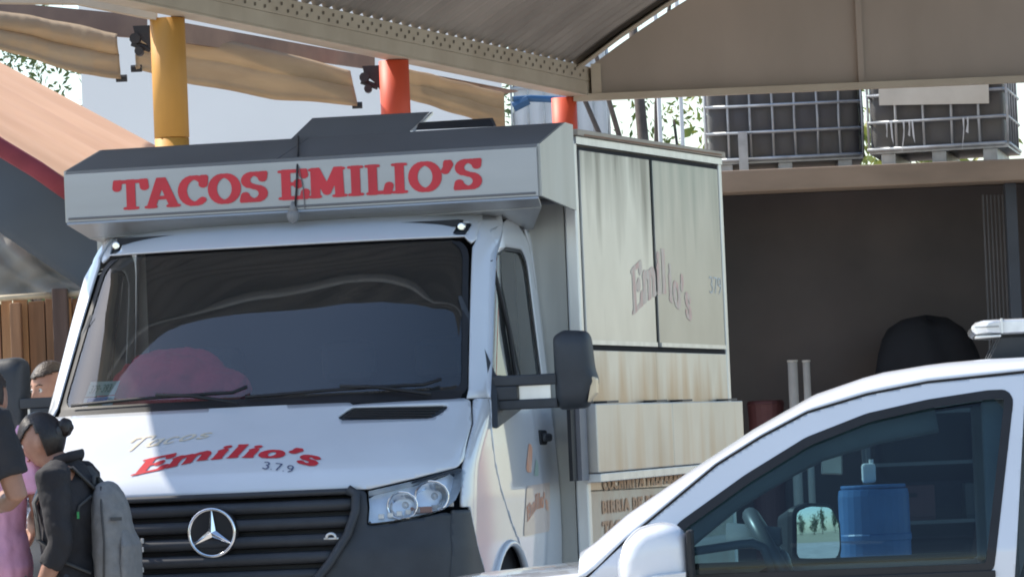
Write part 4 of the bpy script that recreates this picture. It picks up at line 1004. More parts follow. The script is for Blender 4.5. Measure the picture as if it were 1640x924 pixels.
# ------------------------------------------------------------ hood decals
def hoodtext(text, ctrl, hz_, m_, wx_, wy_, sf, cells=30, italic=.0, pad=0):
    """ctrl: list of (px,py_base,py_top) from left to right"""
    xs = []; zb2 = []; ht = []
    for px, pb, pt in ctrl:
        a_ = Tc(px, pb); c_ = Tc(px, pt); xs.append(a_[0]); zb2.append(a_[1]); ht.append(c_[1]-a_[1])
    W = xs[-1]-xs[0]
    def fn(u, v):
        x = xs[0]+u; x2 = max(xs[0], min(xs[-1], x)); z = np.interp(x2, xs, zb2)+v*np.interp(x2, xs, ht)
        return FS(.0032)(x+italic*v, z)
    return letters(text, fn, 1.0, wx=wx_, wy=wy_, serif=sf, total=W, cells=cells).obj('hood_lettering', m_, tr)
o = hoodtext("Emilio's", [(208, 763, 738), (260, 752, 727), (320, 738, 715), (380, 733, 713), (440, 734, 716), (505, 748, 726)], 0, 'red_vinyl', .115, .065, .045, 36, .03)
o = hoodtext('Tacos', [(190, 727, 703), (240, 716, 696), (300, 706, 690), (332, 702, 688)], 0, 'yellow_faded', .06, .04, 0, 24, .04)
o = hoodtext('3.7.9', [(418, 751, 739), (444, 754, 742), (470, 758, 746)], 0, 'ink', .05, .05, 0, 20, 0)
# ------------------------------------------------------------ serving box
BX = 1.10; BF = 1.985; ZT = 2.65
bz = [S(1150, 252, BX)[0]]; BR_ = bz[0]; print('box rear', BR_)
def sz(px, py): return S(px, py, BX)
TL = .011  # rise per metre of the box lines towards its rear (the chassis sits nose down)
def Z(y, z): return z+(y-BF)*float(np.interp(z, [1.7, 2.64], [.011, .031]))
box = B(); P = [(BF+.02, .62), (BF+.02, ZT-.02), (BR_, Z(BR_, ZT-.02)), (BR_, .62)]
box.prism([(-BX+.03, y, z) for y, z in P], (BX*2-.06, 0, 0)).obj('box_body', 'steel', tr)
# front wall of the box (next to the cab)
B().prism([(-BX+.01, BF, .62), (BX-.05, BF, .62), (BX-.05, BF, ZT-.03), (-BX+.01, BF, ZT-.03)], (0, .018, 0)).obj('front_wall', 'steel', tr)
# curved brace between sign board and box
b = B(); q1 = T(790, 350, 1.5); 
b.tube([(.80, 1.42, 2.305), (.92, 1.62, 2.35), (1.07, 1.88, 2.36)], .012, 6).obj('brace', 'fascia_top', tr)
# corner posts
B().box(BX-.045, BX+.012, BF-.012, BF+.045, .62, ZT-.02).obj('corner_post', 'trim', tr, bevel=.008)
B().prism([(BX-.03, BR_-.05, .62), (BX+.012, BR_-.05, .62), (BX+.012, BR_-.05, Z(BR_, ZT-.03)), (BX-.03, BR_-.05, Z(BR_, ZT-.03))], (0, .065, 0)).obj('corner_post', 'trim', tr, bevel=.006)
# roof rim
B().prism([(-BX-.02, BF-.02, ZT), (BX+.035, BF-.02, ZT), (BX+.035, BR_+.02, Z(BR_, ZT)), (-BX-.02, BR_+.02, Z(BR_, ZT))], (0, 0, .028)).obj('roof_rim', 'beige', tr, bevel=.004)
B().prism([(BX+.0, BF, ZT-.035), (BX+.02, BF, ZT-.035), (BX+.02, BR_, Z(BR_, ZT-.035)), (BX+.0, BR_, Z(BR_, ZT-.035))], (0, 0, .032)).obj('rim_rail', 'trim', tr)
b = B().prism([(BX+.036, BF+.1, ZT+.004), (BX+.037, BF+.1, ZT+.012), (BX+.037, BR_-.1, Z(BR_, ZT+.010)), (BX+.036, BR_-.1, Z(BR_, ZT+.003))], (.002, 0, 0)).obj('rust_streak', mat('rust', (.30, .17, .10), .8), tr)
# dark gap sheet, then the two hatch sheets with their frames
yA, yB = BF+.05, BR_-.06; y1a, y1b = sz(921, 230)[0], sz(1033, 250)[0]; y2a, y2b = sz(1038, 250)[0], sz(1143, 262)[0]
zpb = sz(945, 553)[1]; zpt = 2.59
print('panel y', y1a, y1b, y2a, y2b, 'zb', zpb)
B().prism([(BX-.01, yA, zpb-.02), (BX-.01, yB, Z(yB, zpb-.02)), (BX-.01, yB, Z(yB, zpt+.02)), (BX-.01, yA, zpt+.02)], (.012, 0, 0)).obj('hatch_recess', 'gap', tr)
def streaked(name, base, dark, z0_, z1_):
    m = bpy.data.materials.new(name); m.use_nodes = True; n = m.node_tree.nodes; l = m.node_tree.links; b_ = n['Principled BSDF']
    b_.inputs['Metallic'].default_value = .6; b_.inputs['Roughness'].default_value = .32
    tc = n.new('ShaderNodeTexCoord'); sp = n.new('ShaderNodeSeparateXYZ'); l.new(tc.outputs['Object'], sp.inputs[0])
    mp = n.new('ShaderNodeMapping'); mp.inputs['Scale'].default_value = (1, 2.6, .45); l.new(tc.outputs['Object'], mp.inputs[0])
    nz = n.new('ShaderNodeTexNoise'); nz.inputs['Scale'].default_value = 1.7; nz.inputs['Detail'].default_value = 4; l.new(mp.outputs[0], nz.inputs[0])
    mr = n.new('ShaderNodeMapRange'); mr.inputs['From Min'].default_value = z0_; mr.inputs['From Max'].default_value = z1_; l.new(sp.outputs[2], mr.inputs[0])
    ad = n.new('ShaderNodeMath'); ad.operation = 'ADD'; l.new(mr.outputs[0], ad.inputs[0])
    m2 = n.new('ShaderNodeMath'); m2.operation = 'MULTIPLY_ADD'; m2.inputs[1].default_value = 2.3; m2.inputs[2].default_value = -1.18; l.new(nz.outputs[0], m2.inputs[0]); l.new(m2.outputs[0], ad.inputs[1])
    cr = n.new('ShaderNodeValToRGB'); cr.color_ramp.elements[0].position = .25; cr.color_ramp.elements[0].color = lin(base); cr.color_ramp.elements[1].position = .95; cr.color_ramp.elements[1].color = lin(dark)
    l.new(ad.outputs[0], cr.inputs[0])
    n2 = n.new('ShaderNodeTexNoise'); n2.inputs['Scale'].default_value = 2.3; n2.inputs['Detail'].default_value = 5; l.new(tc.outputs['Object'], n2.inputs[0])
    mx = n.new('ShaderNodeMix'); mx.data_type = 'RGBA'; mx.blend_type = 'MULTIPLY'; mx.inputs[0].default_value = .5; l.new(cr.outputs[0], mx.inputs[6]); l.new(n2.outputs[0], mx.inputs[7])
    g = n.new('ShaderNodeGamma'); g.inputs[1].default_value = .75; l.new(mx.outputs[2], g.inputs[0])
    l.new(g.outputs[0], b_.inputs['Base Color'])
    bp = n.new('ShaderNodeBump'); bp.inputs['Strength'].default_value = .12; bp.inputs['Distance'].default_value = .02; l.new(n2.outputs[0], bp.inputs['Height']); l.new(bp.outputs[0], b_.inputs['Normal'])
    return m
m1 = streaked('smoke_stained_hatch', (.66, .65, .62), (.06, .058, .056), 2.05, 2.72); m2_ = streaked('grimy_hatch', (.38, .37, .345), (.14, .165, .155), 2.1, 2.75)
for ya_, yb_, mm, lab in ((y1a, y1b, m1, 'smoke stained front hatch sheet'), (y2a, y2b, m2_, 'grimy rear hatch sheet')):
    B().prism([(BX+.006, ya_, Z(ya_, zpb)), (BX+.006, yb_, Z(yb_, zpb)), (BX+.006, yb_, Z(yb_, zpt)), (BX+.006, ya_, Z(ya_, zpt))], (.012, 0, 0)).obj('hatch', mm, tr, bevel=.002)['label'] = lab
    B().prism([(BX+.019, ya_+.01, Z(ya_, zpb)+.0), (BX+.019, yb_-.01, Z(yb_, zpb)), (BX+.019, yb_-.01, Z(yb_, zpb)+.02), (BX+.019, ya_+.01, Z(ya_, zpb)+.02)], (.006, 0, 0)).obj('hatch_lip', 'trim', tr)
m3 = streaked('low_brown_sheet', (.62, .615, .59), (.40, .27, .17), 1.86, 1.44); m4 = streaked('tinted_counter_sheet', (.60, .59, .56), (.46, .34, .23), 1.62, .95)  # both sheets turn browner towards the bottom
# band below the hatches
zc1 = sz(950, 640)[1]
ym = y1b+.02
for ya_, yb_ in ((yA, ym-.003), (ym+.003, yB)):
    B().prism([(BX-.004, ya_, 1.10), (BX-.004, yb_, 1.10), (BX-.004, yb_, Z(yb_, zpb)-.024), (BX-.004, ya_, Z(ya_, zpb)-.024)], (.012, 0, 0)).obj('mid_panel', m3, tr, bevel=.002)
# folded counter boxes
yc0 = S(957, 700, BX+.075)[0]; zc0 = S(957, 757, BX+.075)[1]; zc1 = S(957, 646, BX+.075)[1]; yc1 = S(1189, 640, BX+.075)[0]; ycm = S(1079, 700, BX+.075)[0]
print('counter', yc0, yc1, ycm, zc0, zc1)
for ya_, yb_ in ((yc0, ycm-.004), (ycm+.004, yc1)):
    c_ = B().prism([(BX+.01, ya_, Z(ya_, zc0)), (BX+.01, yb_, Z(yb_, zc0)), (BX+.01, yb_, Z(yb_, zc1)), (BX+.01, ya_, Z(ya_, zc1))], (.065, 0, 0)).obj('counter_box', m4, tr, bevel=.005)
    for yh_ in (ya_+.15*(yb_-ya_), ya_+.8*(yb_-ya_)):
        B().prism([(BX+.01, yh_, Z(yh_, zc1)+.002), (BX+.07, yh_, Z(yh_, zc1)+.002), (BX+.07, yh_+.25, Z(yh_, zc1)+.006), (BX+.01, yh_+.25, Z(yh_, zc1)+.006)], (0, 0, .010)).obj('hinge', 'plastic', c_)
B().prism([(BX+.008, yc0-.01, Z(yc0, zc0)-.04), (BX+.085, yc0-.01, Z(yc0, zc0)-.04), (BX+.085, yc0-.01, Z(yc0, zc0)-.003), (BX+.008, yc0-.01, Z(yc0, zc0)-.003)], (0, yc1-yc0+.01, (yc1-yc0)*TL)).obj('counter_rail', 'trim', tr, bevel=.003)
B().prism([(BX+.004, yc0-.16, Z(yc0, zc0)-.03), (BX+.004, yc0-.02, Z(yc0, zc0)-.03), (BX+.004, yc0-.02, Z(yc0, zc1)), (BX+.004, yc0-.16, Z(yc0, zc1))], (.03, 0, 0)).obj('counter_side', mat('shaded_sheet', (.20, .20, .22), .5, .3), tr)
B().prism([(BX+.0, yc0-.26, Z(yc0, zc0)-.03), (BX+.0, yc0-.165, Z(yc0, zc0)-.03), (BX+.0, yc0-.165, Z(yc0, zc1)+.02), (BX+.0, yc0-.26, Z(yc0, zc1)+.02)], (.016, 0, 0)).obj('gap_strip', 'black', tr)  # black strip standing in for the dark gap ahead of the counter
# lower cream printed panel
B().prism([(BX-.004, yA, .62), (BX-.004, yB, .62), (BX-.004, yB, 1.096), (BX-.004, yA, 1.096)], (.012, 0, 0)).obj('lower_panel', 'cream', tr, bevel=.002)
def sidetext(text, ya_, yb_, z0_, h, m_, wx_=.10, wy_=.07, sf=0, cells=20, slope=TL, bow=None, off=.0125, name='side_lettering'):
    W = yb_-ya_
    def fn(u, v):
        t = u/W; zb0 = z0_+(bow(t) if bow else 0); return (BX+off, ya_+u, zb0+slope*u+v)
    return letters(text, fn, h, wx=wx_, wy=wy_, serif=sf, total=W, cells=cells).obj(name, m_, tr)
y0t, z0t = sz(962, 783); sidetext('COCHINITA PREPARADA - BARBACOA', y0t, BR_-.2, z0t-.005, .052, 'cream_text', .13, .08)
y0t, z0t = sz(960, 820); sidetext('BIRRIA DE RES - ADOBADA', y0t, BR_-.9, z0t-.005, .052, 'cream_text', .13, .08)
y0t, z0t = sz(962, 852); sidetext('TACOS DORADOS', y0t, BR_-1.7, z0t-.005, .05, 'cream_text', .13, .08)
# faded name across the hatches, scribble at right
y0t, z0t = sz(1003, 513)
sidetext("Emil", y0t+.05, y1b+.30, z0t+.02, .21, 'red_faded', .12, .06, .045, 26, bow=lambda t: .12*sin(min(1, t)*pi*.5), off=.0195)
sidetext("io's", y2a+.26, y2a+.82, z0t+.10, .19, 'red_faded', .12, .06, .045, 26, bow=lambda t: .02-.10*t, off=.0195)
y0t, z0t = sz(1130, 470); sidetext('379', y0t, y0t+.35, z0t, .09, 'paper', .04, .04, 0, 22, off=.0195)
# door decal: picture band and the faded name
def doortext(text, ctrl, m_, wx_, wy_, sf):
    ysv = []; zb2 = []; ht = []
    for px, pb, pt in ctrl:
        a_ = S(px, pb, .985); c_ = S(px, pt, .985); ysv.append(a_[0]); zb2.append(a_[1]); ht.append(c_[1]-a_[1])
    W = ysv[-1]-ysv[0]
    fn = lambda u, v: SS(1, .004)(ysv[0]+u, float(np.interp(ysv[0]+u, ysv, zb2)+v*np.interp(ysv[0]+u, ysv, ht)))
    return letters(text, fn, 1.0, wx=wx_, wy=wy_, serif=sf, total=W, cells=24).obj('door_lettering', m_, tr)
doortext("Emilio's", [(843, 836, 812), (858, 815, 790), (870, 812, 786), (877, 818, 795)], 'orange_faded', .13, .09, .05)
dp = [S(843, 778, .985), S(880, 772, .985), S(880, 850, .985), S(838, 858, .985)]
patch(dp, SS(1, .0025), .03).obj('door_decal', mat('pinkish_decal', (.62, .50, .44), .35, 0, .1, 3, coat=.5), tr, smooth=True)
dq = [S(843, 755, .985), S(850, 710, .985), S(856, 712, .985), S(852, 757, .985)]
patch(dq, SS(1, .0025), .02).obj('chili_decal', 'orange_faded', tr)
dq = [S(856, 762, .985), S(860, 735, .985), S(864, 737, .985), S(863, 762, .985)]
patch(dq, SS(1, .0025), .02).obj('leaf_decal', mat('faded_green', (.35, .45, .38), .6), tr)
# rear wheels and chassis
for sg in (1, -1):
    o = B().tube([(sg*.72, 4.6, .36), (sg*.74, 4.6, .36), (sg*.98, 4.6, .36), (sg*1.0, 4.6, .36)], [.31, .355, .355, .31], 32).obj('rear_wheel', 'black', tr)
    B().tube([(sg*1.001, 4.6, .36), (sg*1.006, 4.6, .36)], .2, 20).obj('rim', 'trim', o)
B().box(-.5, .5, .6, BR_, .42, .615).obj('chassis', 'black', tr)

# ============================================================ WHITE CAR (side on, near side at y = 13.4)
CYN = 13.4; CW = 1.74; CXO = 1.2; CZ0 = .90
car = empty('white_car', (CXO+.064, CYN+CW/2, 0), radians(-4.2), 'white patrol car side on in the foreground with a light bar on its roof', 'car')
def cyn(z): return CYN+.02*max(0, .9-z)+.30*max(0, z-.9)**1.0   # near side leans inwards above the belt line
def K(px, py, extra=0.0):      # pixel -> car local (x, z) on the leaning near side
    Y = CYN
    for _ in range(6): p = at(px, py, Y+extra); Y = cyn(p[2])
    return float(p[0]-CXO), float(p[2])
def side(sg, off=0.0):
    return lambda x, z: (x, sg*(-(CW/2)+(cyn(z)-CYN)-off), z)
seam = [K(937, 924), K(1002, 862), K(1144, 742), K(1215, 697), K(1288, 658), K(1384, 629), K(1480, 610), K(1640, 593)]
sil = [(870, 912), (900, 897), (941, 872), (993, 826), (1096, 754), (1192, 691), (1288, 636), (1384, 603), (1480, 587), (1560, 580), (1640, 576)]
fr_o = [K(1086, 840), K(1192, 763), K(1288, 703), K(1384, 665), K(1480, 643), K(1577, 628), K(1606, 627), K(1614, 640), K(1588, 908)]
xB, zB_ = K(1588, 908); slope_b = 0
fr_o += [(K(1276, 925)[0], K(1276, 925)[1]), (K(1110, 934)[0], K(1276, 925)[1]), (K(1030, 890)[0]-.0, K(1276, 925)[1]-.0)]
belt = K(1276, 925)[1]
# continue rear of car beyond the picture
xr_ = seam[-1][0]; zr_ = seam[-1][1]
top = seam+[(xr_+.6, zr_+.01), (xr_+1.1, zr_-.03)]
# door frame side panel (near side): region between seam line and window opening, down to sill
doorP = [(seam[0][0], seam[0][1]), ]+seam[1:]+[(fr_o[7][0]+.12, zr_), (fr_o[7][0]+.12, .30), (seam[0][0]-.02, .30), (seam[0][0]-.05, .60)]
doorP = [(x+.002, z-.007) for x, z in seam[:-1]]+[(K(1636, 596)[0], K(1636, 596)[1]-.004), (K(1622, 924)[0], .78), (K(1622, 924)[0]-.02, .32), (seam[0][0]-.0, .32), (seam[0][0]-.06, .55), (seam[0][0]-.02, .80)]
WOP = rpoly(fr_o[:6]+[fr_o[6], fr_o[7]]+[(fr_o[8][0], belt), (fr_o[10][0]-.14, belt)], .012, 2)
WIN_ = []
cpt = np.mean(np.array(WOP), 0)
def inset(P, d):
    P = [np.array(p) for p in P]; out = []; n = len(P); A = sum(P[i][0]*P[(i+1) % n][1]-P[(i+1) % n][0]*P[i][1] for i in range(n)); s = 1 if A > 0 else -1
    for i in range(n):
        a = P[i]-P[i-1]; b = P[(i+1) % n]-P[i]; a = a/(np.linalg.norm(a)+1e-9); b = b/(np.linalg.norm(b)+1e-9)
        nrm = np.array([-(a[1]+b[1]), a[0]+b[0]]); nrm = nrm/(np.linalg.norm(nrm)+1e-9); out.append(tuple(P[i]+s*nrm*d))
    return out
WI = inset(WOP, .020)
for sg in (1, -1):
    d = patch(doorP, side(sg), .010, holes=[WOP], flip=sg < 0).obj('front_door', 'car_paint', car, smooth=True, solid=.03, off=-1 if sg > 0 else -1)
    patch(inset(WOP, -.006), side(sg, .0015), .010, holes=[WI], flip=sg < 0).obj('window_frame', 'black', d, smooth=True)
    patch(WI, side(sg, -.012), .03, flip=sg < 0).obj('door_glass', 'carglass', d, smooth=True)
    B().box(K(1480, 924)[0], K(1560, 924)[0], sg*(-CW/2-.03), sg*(-CW/2+.01), .70, .735).obj('door_handle', 'car_paint', d, bevel=.01)
    # rear part of the side with second door opening (out of the picture)
    xa_ = K(1640, 700)[0]+.004; R0 = [(xa_, seam[-1][1]-.006), (xa_+.55, zr_), (xa_+1.0, zr_-.03), (xa_+1.32, 1.02), (xa_+1.40, .9), (xa_+1.42, .40), (xa_+1.2, .32), (xa_-.02, .32), (xa_-.02, .78)]
    RW = [(xa_+.06, .92), (xa_+.10, 1.36), (xa_+.55, 1.37), (xa_+.95, 1.31), (xa_+1.12, 1.02), (xa_+1.1, .92)]
    wheelr = [(xa_+.85+.35*cos(a), .33+.35*sin(a)) for a in np.linspace(0, 2*pi, 25)[:-1]]
    patch(R0, side(sg), .03, holes=[RW, wheelr], flip=sg < 0).obj('rear_side', 'car_paint', car, smooth=True, solid=.03)
    patch(RW, side(sg, -.006), .05, flip=sg < 0).obj('rear_window', 'carglass', car, smooth=True)
    # front wing
    xw = seam[0][0]; FWp = [(xw-.004, .86), (xw-.02, .80), (xw-.06, .55), (xw-.004, .32), (xw-.95, .30), (xw-1.0, .55), (xw-.98, .70), (xw-.6, .82), (xw-.2, .875)]
    wheelf = [(xw-.48+.35*cos(a), .33+.35*sin(a)) for a in np.linspace(0, 2*pi, 25)[:-1]]
    patch(FWp, side(sg), .03, holes=[wheelf], flip=sg < 0).obj('front_wing', 'car_paint', car, smooth=True, solid=.02)
    for xc, nm in ((xw-.48, 'front_wheel'), (xa_+.85, 'rear_wheel')):
        o = B().tube([(xc, sg*-.62, .32), (xc, sg*-.64, .32), (xc, sg*-.83, .32), (xc, sg*-.85, .32)], [.28, .32, .32, .28], 30).obj(nm, 'black', car); B().tube([(xc, sg*-.851, .32), (xc, sg*-.857, .32)], .19, 20).obj('rim', 'trim', o)
# roof and cant rail: from near seam over the crown to the far seam
def silx(px, py, Yx): p = at(px, py, Yx); return float(p[0]-CXO), float(p[2])
cr = [silx(px, py, CYN+CW*.26) for px, py in sil]
sx_ = [p[0] for p in seam]; sz_ = [p[1] for p in seam]; cx__ = [p[0] for p in cr]; cz__ = [p[1] for p in cr]
def roofpt(x, t):
    # t 0..1 from near rail to far rail
    zs_ = float(np.interp(x, sx_+[sx_[-1]+.55, sx_[-1]+1.0], sz_+[sz_[-1]+.005, sz_[-1]-.03]))
    zc_ = float(np.interp(x, cx__+[cx__[-1]+.55, cx__[-1]+1.0], cz__+[cz__[-1]+.0, cz__[-1]-.05]))
    zc_ = max(zc_, zs_+.008)
    y_ = -(CW/2)+(cyn(zs_)-CYN); u_ = abs(2*t-1); k_ = (1-u_**8)
    return (x, y_+(-2*y_)*t, zs_+(zc_-zs_)*min(1.0, k_*1.25))
xs_roof = list(np.linspace(K(1345, 640)[0], sx_[-1]+1.0, 26))
MT['wheelgrey'] = mat('wheel_leather', (.12, .13, .135), .35)
xsh = list(np.linspace(sx_[0]-.02, K(1345, 640)[0], 34))+xs_roof[1:]; tsh = list(np.linspace(0, .16, 13))+list(np.linspace(.18, .82, 21))+list(np.linspace(.84, 1, 13))
rsh = B().grid(roofpt, xsh, tsh)
def keepf(f):
    x_ = sum(rsh.v[k_][0] for k_ in f)/4; row = f[0]//len(xsh); t_ = tsh[row]; lim = .10+.06*max(0, 1-(x_-xsh[0])/.45)
    return x_ > xs_roof[0] or min(t_, 1-t_) < lim
rsh.f = [f for f in rsh.f if keepf(f)]
rsh.obj('roof_shell', 'car_paint', car, smooth=True, solid=.008, off=0)
# windscreen pillars (cant rail forward of the roof) on both sides, glass between
xs_p = list(np.linspace(sx_[0]-.10, xs_roof[0], 30))
def pz(x):
    zs_ = float(np.interp(x, [sx_[0]-.12]+sx_, [sz_[0]-.03]+sz_)); return zs_
def gf(x, t):
    q = roofpt(x, .09+.82*t); return (q[0]-.01*sin(pi*t), q[1], q[2]-.02)
B().grid(gf, [x_ for x_ in xs_p if x_ > sx_[0]]+[xs_roof[0]+.01], list(np.linspace(0, 1, 25))).obj('windscreen', 'carglass', car, smooth=True)
# dark seam between the door and the roof rail
for sg in (1, -1):
    P = [side(sg, .001)(x, z-.0035) for x, z in seam]; B().tube(P, .0035, 6).obj('roof_seam', 'gap', car)
# header and interior linings
B().grid(lambda x, t: tuple(np.array(roofpt(x, t))-[0, 0, .05]), [xs_roof[0]+.01]+xs_roof[2:], list(np.linspace(.05, .95, 11))).obj('headliner', 'carint', car, smooth=True)
for sg in (1, -1):
    b = B(); pts = []
    for x in np.linspace(sx_[0]+.05, xs_roof[4], 12):
        zs_ = pz(x); y_ = -(CW/2)+(cyn(zs_)-CYN)+.10; pts.append((x+.02, sg*y_, zs_-.045))
    b.tube([(q[0], q[1], q[2]-(.06 if sg > 0 else 0)) for q in pts], [(.045, .035)]*len(pts), 8).obj('pillar_trim', 'carint', car, smooth=True)
# bonnet
xw = sx_[0]; B().grid(lambda x, t: (x, (t-.5)*(CW-.06), float(np.interp(x, [xw-1.0, xw-.85, xw-.4, xw-.02, xw+.06], [.66, .78, .845, .872, .885]))+.03*(1-abs(2*t-1)**3)), list(np.linspace(xw-1.0, xw+.05, 16)), list(np.linspace(0, 1, 17))).obj('bonnet', 'car_paint', car, smooth=True, solid=.015)
B().prism([(xw-1.0, -.84, .30), (xw-1.0, .84, .30), (xw-1.01, .84, .655), (xw-1.01, -.84, .655)], (.05, 0, 0)).obj('front_bumper', 'car_paint', car, bevel=.02)
for sg in (1, -1): B().box(xw-1.03, xw-.90, sg*.55, sg*.80, .56, .66).obj('headlight', 'silver', car, bevel=.02)
B().box(xw+.0, xw+.07, -.78, .78, .845, .875).obj('wiper_cowl', 'black', car)
b = B().box(xa_+1.36, xa_+1.44, -.84, .84, .32, .95).obj('tailgate', 'car_paint', car, bevel=.03)
B().grid(lambda x, t: (xa_+1.0+.37*x, (t-.5)*1.5, 1.43-.47*x), [0, 1], [0, 1]).obj('rear_glass', 'carglass', car)
# belt-line strips and door inner trims
for sg in (1, -1):
    B().box(K(1060, 924)[0], fr_o[8][0]+.01, sg*(-CW/2-.006), sg*(-CW/2+.012), belt-.022, belt-.001).obj('belt_strip', 'black', car, bevel=.003)
    B().box(K(1060, 924)[0], fr_o[8][0]+.05, sg*(-CW/2+.04), sg*(-CW/2+.12), .40, belt-.02).obj('door_lining', 'dash', car, bevel=.02)
    B().box(K(1585, 900)[0], K(1585, 900)[0]+.09, sg*(-CW/2+.20), sg*(-CW/2+.24), .40, 1.33).obj('centre_pillar_lining', 'carint', car, bevel=.01)
# dashboard, wheel, seats, inner mirror
x0d = xw+.05; xd = K(1215, 900)[0]
b = B().grid(lambda x, t: (x, (t-.5)*1.5, float(np.interp(x, [x0d, x0d+.15, xd-.02, xd+.03, xd+.06], [.885, .925, .955, .93, .80]))+.02*sin(t*pi)), list(np.linspace(x0d, xd+.06, 14)), list(np.linspace(0, 1, 9))).obj('dashboard', 'dash', car, smooth=True, solid=.02)
sc_ = K(1215, 905); hood_ = B().grid(lambda a, t: (xd-.10+.16*t, -.40+.17*cos(a), .935+.07*sin(a)*(1-.3*t)), list(np.linspace(0, pi, 13)), [0, 1]).obj('cluster_hood', 'dash', car, smooth=True, solid=.012)
stc = np.array([K(1232, 905)[0]+.03, -.46, .860]); nrm = np.array([.88, 0, .47]); up_ = np.array([-.47, 0, .88]); rt = np.array([0, 1., 0])
b = B(); b.tube([stc+up_*.185*sin(a)+rt*.185*cos(a) for a in np.linspace(0, 2*pi, 33)], .025, 12)
b.tube([stc-rt*.17, stc+rt*.17], .018, 8).tube([stc, stc-up_*.17], .02, 8).ball(stc, (.03, .07, .06)).obj('steering_wheel', MT['wheelgrey'], car, smooth=True)
b = B().tube([stc, stc-nrm*.25], .03, 8).obj('steering_column', 'dash', car)
for y_ in (-.38, .38):
    se = B().box(K(1420, 900)[0], K(1420, 900)[0]+.50, y_-.24, y_+.24, .45, .58).obj('front_seat', 'dash', car, bevel=.05)
    B().prism([(K(1600, 900)[0]+.02, y_-.23, .55), (K(1600, 900)[0]+.16, y_-.23, .55), (K(1600, 900)[0]+.32, y_-.22, 1.10), (K(1600, 900)[0]+.22, y_-.22, 1.12)], (0, .46, 0)).obj('seat_back', 'dash', se, bevel=.04)
    B().box(K(1600, 900)[0]+.26, K(1600, 900)[0]+.36, y_-.13, y_+.13, 1.14, 1.32).obj('head_rest', 'dash', se, bevel=.04)
pm = at(1300, 742, CYN+CW*.5); b = B().box(pm[0]-CXO-.035, pm[0]-CXO+.02, -.11, .11, pm[2]-.035, pm[2]+.035).obj('inner_mirror', 'black', car, bevel=.01)
pm2 = at(1312, 728, CYN+CW*.42); B().add([(pm[0]-CXO+.0205+.0, -.10, pm[2]-.03), (pm[0]-CXO+.0205, .10, pm[2]-.03), (pm[0]-CXO+.0205, .10, pm[2]+.03), (pm[0]-CXO+.0205, -.10, pm[2]+.03)], [(0, 1, 2, 3)]).obj('mirror_glass', 'mirror', b)
B().prism([(pm[0]-CXO-.035, -.135, pm[2]-.033), (pm[0]-CXO+.03, -.128, pm[2]-.037), (pm[0]-CXO+.032, -.128, pm[2]+.036), (pm[0]-CXO-.028, -.135, pm[2]+.038)], (0, .012, 0)).obj('mirror_back', 'trim', b, bevel=.004)
# sun visor with bright tag
pv = at(1387, 752, CYN+CW*.75)
# door mirrors (near one has a white cap with indicator; the far one shows its glass)
def dmirror(sg):
    a = K(997, 924, -.12); c = at(1050, 882, CYN-.12); xm_ = c[0]-CXO; zm = c[2]; 
    out = [(-.105, -.10), (-.108, -.03), (-.085, .03), (-.045, .068), (.02, .083), (.06, .077), (.088, .052), (.098, .02), (.102, -.10), (.06, -.128), (-.06, -.128)]
    out = rpoly(out, .018, 3); n = len(out); b = B(); vs = []
    for dy, sc in ((.10, .80), (.09, .93), (.04, 1.0), (-.02, 1.0), (-.075, .93), (-.105, .75), (-.118, .45)):
        for x_, z_ in out: vs.append((xm_+x_*sc+(.01 if dy < 0 else 0), sg*(-(CW/2)-.13+dy), zm+z_*sc))
    b.add(vs, [(j*n+i, j*n+(i+1) % n, (j+1)*n+(i+1) % n, (j+1)*n+i) for j in range(6) for i in range(n)]+[tuple(range(n)), tuple(range(6*n, 7*n))])
    mo_ = b.obj('door_mirror', 'car_paint', car, smooth=True)
    sm_ = mo_.modifiers.new('s', 'SUBSURF'); sm_.levels = 1; sm_.render_levels = 1
    return mo_, xm_, zm
mo_, xm_, zm = dmirror(1)
B().box(xm_+.100, xm_+.116, -(CW/2)-.235, -(CW/2)-.04, zm-.10, zm+.055).obj('mirror_rim', 'black', mo_, bevel=.006)
B().prism([(xm_-.055, -CW/2-.262, zm-.094), (xm_+.095, -CW/2-.262, zm-.082), (xm_+.098, -CW/2-.262, zm-.060), (xm_+.02, -CW/2-.264, zm-.066), (xm_-.05, -CW/2-.262, zm-.080)], (0, .03, 0)).obj('indicator', 'silver', mo_, bevel=.003)
B().prism([(xm_-.105, -CW/2-.10, zm-.12), (xm_+.07, -CW/2-.12, zm-.13), (xm_+.06, -CW/2+.02, zm-.14), (xm_-.11, -CW/2+.02, zm-.14)], (0, 0, .03)).obj('mirror_foot', 'black', mo_, bevel=.004)
# far mirror: dark frame with real mirror glass turned to the driver
pf_ = at(1312, 853, CYN+CW+.10); fx, fz_ = pf_[0]-CXO-.145, pf_[2]
ang = radians(38); nrm2 = np.array([cos(ang), -sin(ang), 0.0]); tng = np.array([sin(ang), cos(ang), 0.0]); upv = np.array([0, 0, 1.])
fc = np.array([fx, CW/2+.10, fz_])
oo = rpoly([(-.115, -.075), (.09, -.085), (.115, -.06), (.115, .03), (.075, .078), (-.04, .085), (-.105, .07)], .02, 3)
